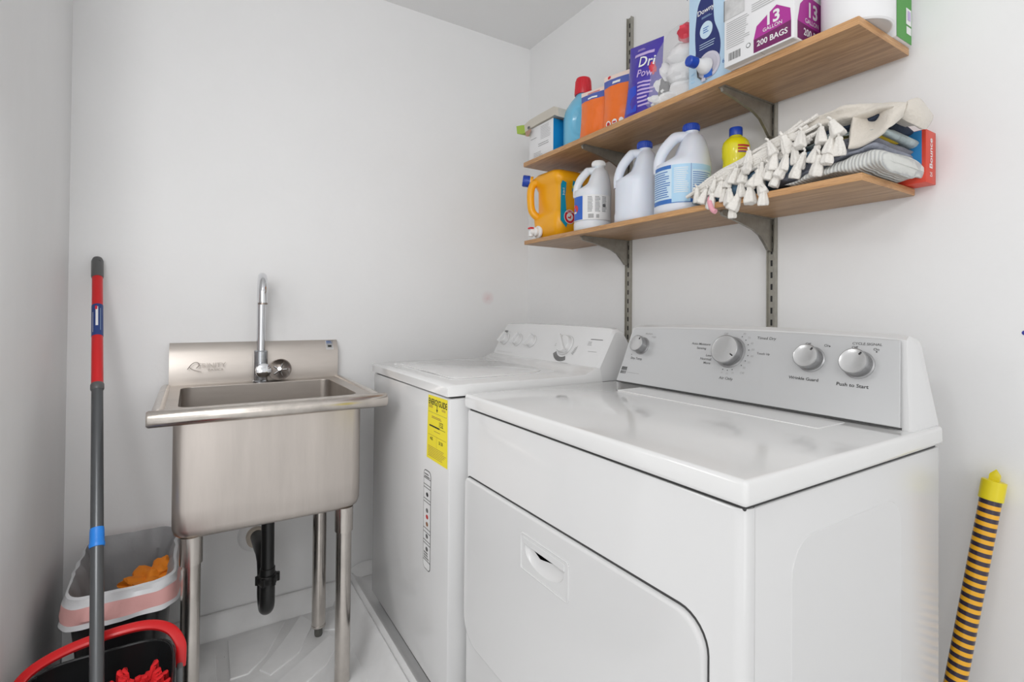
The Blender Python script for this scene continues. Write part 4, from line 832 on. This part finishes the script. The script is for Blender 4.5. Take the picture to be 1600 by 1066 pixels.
f = plane_fn((1.1015, 1.66, 1.811), (0, -1, 0), (0, 0, 1), .0012); mb = MB(); mb.rect(f, .012, .001, .026, .010, 'print_grey'); mb.poly(f, [(-.002, -.022), (.018, -.030), (.035, -.012), (.035, -.004), (-.004, -.004)], 'brown', -.001); mb.build('wrapper_print', t)
# blue bottle
t = thing('detergent_bottle', 'light blue detergent bottle with red cap on the upper shelf', 'bottle', (1.185, 1.415, ZU)); cx, cy = 1.185, 1.415; mb = MB()
R = [ell(cx, cy, a, b, ZU+z, 36, .85) for z, a, b in ((0, .056, .066), (.008, .062, .072), (.06, .063, .073), (.12, .061, .070), (.15, .055, .062), (.175, .042, .048), (.19, .028, .030), (.20, .024, .024), (.212, .023, .023))]

R = []; prof = [(0, .056, .066), (.008, .062, .072)]+[(.012+.006*k, .063, .073) for k in range(18)]+[(.128, .061, .071), (.14, .058, .067), (.155, .052, .059), (.175, .040, .046), (.19, .028, .030), (.20, .024, .024), (.212, .023, .023)]
for z, a, b in prof:
    ring = ell(cx, cy, a, b, ZU+z, 72, .85)
    for p in ring:
        th = math.atan2(p.y-cy, p.x-cx) % (2*PI); dx = (th-PI*1.20)/.42; dz = (z-.078)/.050; e = dx*dx+dz*dz
        if e < 1: k = .80+.20*min(1, max(0, (e-.55)/.45))**1.0; p.x = cx+(p.x-cx)*k; p.y = cy+(p.y-cy)*k
    R.append(ring)
mb.loft(R, 'bottle_blue'); mb.build('bottle_body', t, sharp=60)
mb = MB(); mb.lathe([(.030, ZU+.198), (.031, ZU+.20), (.027, ZU+.252), (.025, ZU+.258), (.022, ZU+.259), (.0004, ZU+.259)], (cx, cy, 0), 'cap_red', 28)
for k in range(20): a = 2*PI*k/20; mb.tube([(cx+.031*math.cos(a), cy+.031*math.sin(a), ZU+.201), (cx+.0275*math.cos(a), cy+.0275*math.sin(a), ZU+.25)], .001, 'cap_red', 4)
mb.build('cap', t)
f = cyl_fn(cx, cy, ZU, .062, .072, PI*1.22); mb = MB(); mb.rect(f, .012, .008, .05, .030, 'bottle_blue_dark', .0012, 6); mb.build('bottle_label', t)
# pouches
def pouch(name, label, cat, O, U_, W, H, th, m, top, band, seed, lean=.0, zig=0):
    """pillow pouch: O lower left of front, U_ direction to viewer's right"""
    t = thing(name, label, cat, O); u = Vector(U_).normalized(); n_ = u.cross(Vector((0, 0, 1))); mb = MB(); o = Vector(O)
    def P(a, b, side):
        b_ = b; w = W*(1-.06*math.sin(b*PI))-(W*.16*b if zig else 0); tt = th*(math.sin(PI*a)**.6)*(math.sin(PI*min(1, .12+b*.88))**.7 if b < 1 else 0)
        q = o+u*(a-.5)*w+u*(W*.5+(W*.05*b if zig else 0))+Vector((0, 0, H*b_)); q -= n_*(-1)*0
        wr = noise.noise(Vector((a*5+seed, b*6, side)))*.004+noise.noise(Vector((a*14+seed, b*12, side*3)))*.0016
        return q+n_*(side*(tt/2)+wr*math.sin(PI*a)*(1-b**6))-n_*lean*b*H
    nu, nv = 14, 22
    for side in (1, -1):
        vs = []; fs = []; 
        mb_v = [P(i/nu, j/nv, side) for i in range(nu+1) for j in range(nv+1)]
        groups = {}
        for i in range(nu):
            for jj in range(nv):
                b = jj/nv; mm = m
                if side == 1: mm = top if b > .90 else (band if b > .74 and band else m)
                fc_ = [i*(nv+1)+jj, (i+1)*(nv+1)+jj, (i+1)*(nv+1)+jj+1, i*(nv+1)+jj+1]; groups.setdefault(mm, []).append(fc_ if side == 1 else fc_[::-1])
        for mm, fl_ in groups.items(): mb.add(mb_v, fl_, mm)
    mb.build('pouch_body', t, sharp=80)
    return t, lambda a, b, h=0: P(a/W+.0, b/H, 1)+n_*(.001+h)
U1 = (.25, -1, 0)
t, f = pouch('detergent_pouch', 'shorter orange pouch beside the light blue bottle', 'pouch', (1.112, 1.345, ZU), U1, .110, .165, .035, 'pouch_orange', 'pouch_top', 'pouch_blue', 2, lean=.05)
mb = MB(); mb.bars(f, .03, .150, .08, .156, 1, 'cap_red', gap=0, n=4); mb.bars(f, .035, .128, .075, .140, 1, 'label_white', fill=.5, gap=.3, n=4); mb.build('pouch_print', t)
t, f = pouch('detergent_pouch', 'taller orange pouch leaning beside the purple bag', 'pouch', (1.122, 1.243, ZU), U1, .105, .183, .038, 'pouch_orange', 'pouch_top', 'pouch_blue', 5, lean=.05)
mb = MB(); mb.disc(f, .030, .018, .010, 'label_white'); mb.disc(f, .030, .018, .006, 'print_red', .0004); mb.disc(f, .054, .020, .010, 'label_white'); mb.rect(f, .047, .018, .060, .023, 'print_red', .0005); mb.disc(f, .078, .022, .008, 'label_white'); mb.build('warning_symbols', t); mb = MB(); mb.bars(f, .04, .142, .07, .160, 1, 'label_white', fill=.5, n=4); mb.build('pouch_print', t); mb = MB(); mb.disc(f, .022, .176, .006, 'cap_red', n=10); mb.build('red_dot', t)
t, f = pouch('laundry_bag', 'shiny purple and blue bag with white Dri lettering', 'bag', (1.105, 1.128, ZU), U1, .130, .218, .05, 'bag_violet', 'bag_violet', None, 9, lean=.04, zig=1)
mb = MB(); mb.text('Dri', .045, f, .082, .150, 'label_white', .012, .001, -.10); mb.text('Pow', .032, f, .078, .116, 'violet_light', .012, .001, -.10); mb.bars(f, .030, .174, .105, .184, 1, 'violet_light', fill=.9, gap=0, n=8); mb.bars(f, .038, .192, .07, .200, 2, 'violet_light', fill=.4, n=4)
mb.rect(f, .012, .012, .050, .085, 'bag_royal', .0002, 8); mb.bars(f, .055, .02, .11, .095, 7, 'violet_light', fill=.45, gap=.6, n=6, seed=12); mb.build('bag_print', t)
# bag of white cotton
t = thing('cotton_bag', 'clear plastic bag of white cotton between purple bag and blue box', 'bag', (1.18, 1.0, ZU))
mb = MB()
for i, (x, y, z, rx, ry, rz) in enumerate(((1.175, .945, 1.718, .055, .050, .034), (1.175, .955, 1.775, .055, .050, .034), (1.175, .955, 1.825, .052, .048, .032), (1.15, 1.035, 1.712, .040, .045, .028), (1.15, 1.025, 1.752, .036, .038, .030), (1.16, 1.015, 1.795, .030, .030, .030), (1.135, .99, 1.703, .03, .04, .020), (1.20, .97, 1.862, .035, .04, .014))):
    lump((x, y, z), (rx, ry, rz), 'cotton', mb, i*2+1, amp=.28)
mb.build('cotton_fill', t)
mb = MB(); lump((1.15, .925, 1.872), (.030, .030, .024), 'cotton_red', mb, 31, amp=.4); mb.build('red_print', t); mb = MB(); lump((1.122, 1.032, 1.806), (.010, .016, .020), 'cotton_red', mb, 33, amp=.4); mb.build('red_print', t)
mb = MB(); lump((1.132, .998, 1.735), (.012, .016, .030), 'print_grey', mb, 41, amp=.5); lump((1.128, .994, 1.728), (.010, .007, .008), 'label_white', mb, 43, amp=.3); mb.build('dark_tag', t)
mb = MB(); R = []
for k, (z, s, dy) in enumerate(((ZU+.003, .92, 0), (ZU+.02, 1.06, 0), (ZU+.07, 1.04, 0), (ZU+.12, .96, -.004), (ZU+.165, .78, -.014), (ZU+.20, .60, -.026), (ZU+.225, .42, -.032), (ZU+.232, .25, -.034))):
    R.append([Vector((1.172+p.x, .992+dy+p.y, z+.006*noise.noise(Vector((p.x*40, p.y*40, k))))) for p in [Vector((.062*s*math.copysign(abs(math.cos(a))**.7, math.cos(a))+.005*noise.noise(Vector((math.cos(a)*3, math.sin(a)*3, z*30))), .092*s*math.copysign(abs(math.sin(a))**.7, math.sin(a)), 0)) for a in [2*PI*q/44 for q in range(44)]]])
mb.loft(R, 'clear_film'); mb.build('clear_wrap', t, sharp=80)
# softener box
t = thing('softener_box', 'tall pale blue softener dispenser box with white and blue tap', 'box', (1.18, .83, ZU))
mb = MB(); mb.box((1.110, .760, ZU), (1.260, .893, 2.000), 'sky_box', .0012); mb.build('carton_body', t)
f = plane_fn((1.110, .893, ZU), (0, -1, 0), (0, 0, 1), .0005); mb = MB()
pts = smooth_path([(.022, .10, 0), (.020, .15, 0), (.026, .205, 0), (.034, .228, 0), (.050, .245, 0), (.068, .236, 0), (.074, .21, 0), (.078, .16, 0), (.092, .12, 0), (.096, .085, 0), (.086, .045, 0), (.060, .025, 0), (.034, .035, 0), (.022, .065, 0), (.022, .10, 0)], 4)[:-1]
mb.poly(f, [(p.x, p.y) for p in pts], 'dark_blue_print'); mb.text('Downy', .0185, f, .052, .198, 'label_white', .014, .0004, .03, .92); mb.bars(f, .04, .178, .072, .184, 2, 'label_lightblue', h=.0004, fill=.3)
mb.disc(f, .054, .146, .019, 'label_paleblue', .0004, .022); mb.bars(f, .045, .138, .062, .155, 3, 'print_blue', h=.0008, fill=.4, seed=8); mb.bars(f, .034, .098, .082, .116, 3, 'label_paleblue', h=.0005, fill=.25, seed=9)
mb.text('75% more', .024, f, .040, .262, 'dark_blue_print', .0, .0004, .08); mb.bars(f, .008, .020, .020, .05, 3, 'label_lightblue', fill=.4); mb.text('64', .014, f, .108, .045, 'print_blue', .0, .0005); mb.build('carton_print', t)
mb = MB(); c = f(.062, .052); nx_ = Vector((-1, 0, 0)); mb.lathe([(.034, 0), (.034, .002), (.027, .003), (.024, .001)], c, 'clear_tray', 32, axis=nx_); mb.build('tap_surround', t)
mb = MB(); mb.lathe([(.021, .0), (.020, .012), (.014, .022), (.012, .034), (.0118, .040)], c+Vector((-.001, .006, -.002)), 'cap_white', 24, axis=(-1, .15, .05)); sp = mb.build('tap', t); mb = MB(); mb.lathe([(.0135, .036), (.014, .038), (.0135, .058), (.011, .061), (.0003, .061)], c+Vector((-.001, .006, -.002)), 'cap_blue', 20, axis=(-1, .15, .05))
mb.build('tap_cap', sp); mb = MB(); mb.rect(f, .050, .020, .075, .038, 'label_blue', .004); mb.tube([f(.030, .055, .004), f(.034, .03, .006), f(.050, .016, .006)], .002, 'plastic_grey', 8); mb.rect(f, .046, .012, .058, .020, 'clear_tray', .008); mb.build('tap_lever', sp)
# trash bag box
t = thing('trash_bag_box', 'white box of 13 gallon trash bags overhanging the upper shelf edge', 'box', (1.13, .67, ZU)); X0, Y0, Y1, Z1 = 1.064, .588, .754, 1.865
mb = MB(); mb.box((X0, Y0, ZU+.0005), (1.235, Y1, Z1), 'box_white', .001); mb.build('carton_body', t)
f = plane_fn((X0, Y1, ZU), (0, -1, 0), (0, 0, 1), .0006); mb = MB(); W = Y1-Y0
mb.poly(f, [(.075, .034), (.082, .062), (.128, .088), (.158, .066), (.160, .040)], 'magenta'); mb.poly(f, [(.075, .034), (.160, .040), (.160, .004), (.075, .004)], 'plum')
mb.text('13', .036, f, .119, .064, 'label_white', .03, .0005, .0); mb.text('GALLON', .0112, f, .119, .045, 'label_white', .01, .0005); mb.text('200 BAGS', .0175, f, .118, .021, 'label_white', .02, .0005, 0, .95)
mb.bars(f, .006, .040, .066, .105, 13, 'print_light', fill=.30, seed=2); mb.bars(f, .070, .098, .135, .118, 4, 'print_light', fill=.3, seed=3); mb.rect(f, .0, .112, .052, .16, 'marble', .0003); mb.rect(f, -.001, .11, .001, .16, 'print_grey', .0005); mb.poly(f, [(.05, .150), (.08, .136), (.09, .16), (.05, .16)], 'magenta', .0004)
for k in range(12): mb.rect(f, .012+k*.0026, .012, .012+k*.0026+(.0016 if k % 3 else .0009), .030, 'print_grey')
mb.disc(f, .062, .028, .0055, 'print_black', n=16); mb.disc(f, .062, .028, .0042, 'box_white', .0003, n=16); mb.build('carton_print', t)
f = plane_fn((X0, Y0, ZU), (1, 0, 0), (0, 0, 1), .0006); mb = MB()
mb.poly(f, [(.012, .040), (.022, .078), (.050, .104), (.105, .100), (.150, .07), (.150, .035)], 'magenta'); mb.poly(f, [(.012, .040), (.150, .035), (.150, .003), (.012, .003)], 'plum'); mb.text('13', .044, f, .070, .073, 'label_white', .03, .0005); mb.text('GALLON', .014, f, .068, .048, 'label_white', .01, .0005); mb.text('200 BAGS', .0215, f, .080, .022, 'label_white', .02, .0005)
mb.build('side_print', t); mb = MB(); fb_ = plane_fn((X0, Y0, ZU+.0005), (0, 1, 0), (1, 0, 0), .0004); mb.rect(fb_, .003, .001, W-.003, .018, 'box_grey'); mb.rect(fb_, W*.45, .001, W*.45+.0008, .018, 'print_grey', .0003); mb.build('bottom_flap', t)
# white roll pack and green package at the shelf end
t = thing('paper_roll', 'large white roll overhanging the right end of the upper shelf', 'paper roll', (1.165, .505, ZU+.001))
mb = MB(); mb.lathe([(.060, ZU+.001), (.063, ZU+.004), (.0645, ZU+.02), (.0645, ZU+.22), (.060, ZU+.225)], (1.165, .513, 0), 'box_white', 44); mb.lathe([(.058, ZU+.0006), (.02, ZU+.0006)], (1.165, .513, 0), 'box_grey', 44, caps=(0, 0)); mb.build('roll', t)
t = thing('green_package', 'white and green package standing against the wall at the upper shelf end', 'package', (1.29, .5, ZU)); mb = MB(); mb.box((1.238, .471, ZU+.0005), (1.312, .56, 1.93), 'box_white', .002); mb.build('package_body', t)
f = plane_fn((1.238, .471, ZU), (1, 0, 0), (0, 0, 1), .0006); mb = MB(); mb.poly(f, [(.001, .001), (.073, .001), (.073, .245), (.001, .245)], 'green_print'); mb.rect(f, .045, .040, .070, .075, 'label_white', .0004); mb.rect(f, .047, .02, .070, .036, 'label_white', .0004); mb.rect(f, .052, .05, .066, .07, 'violet_light', .0008); mb.build('package_print', t)
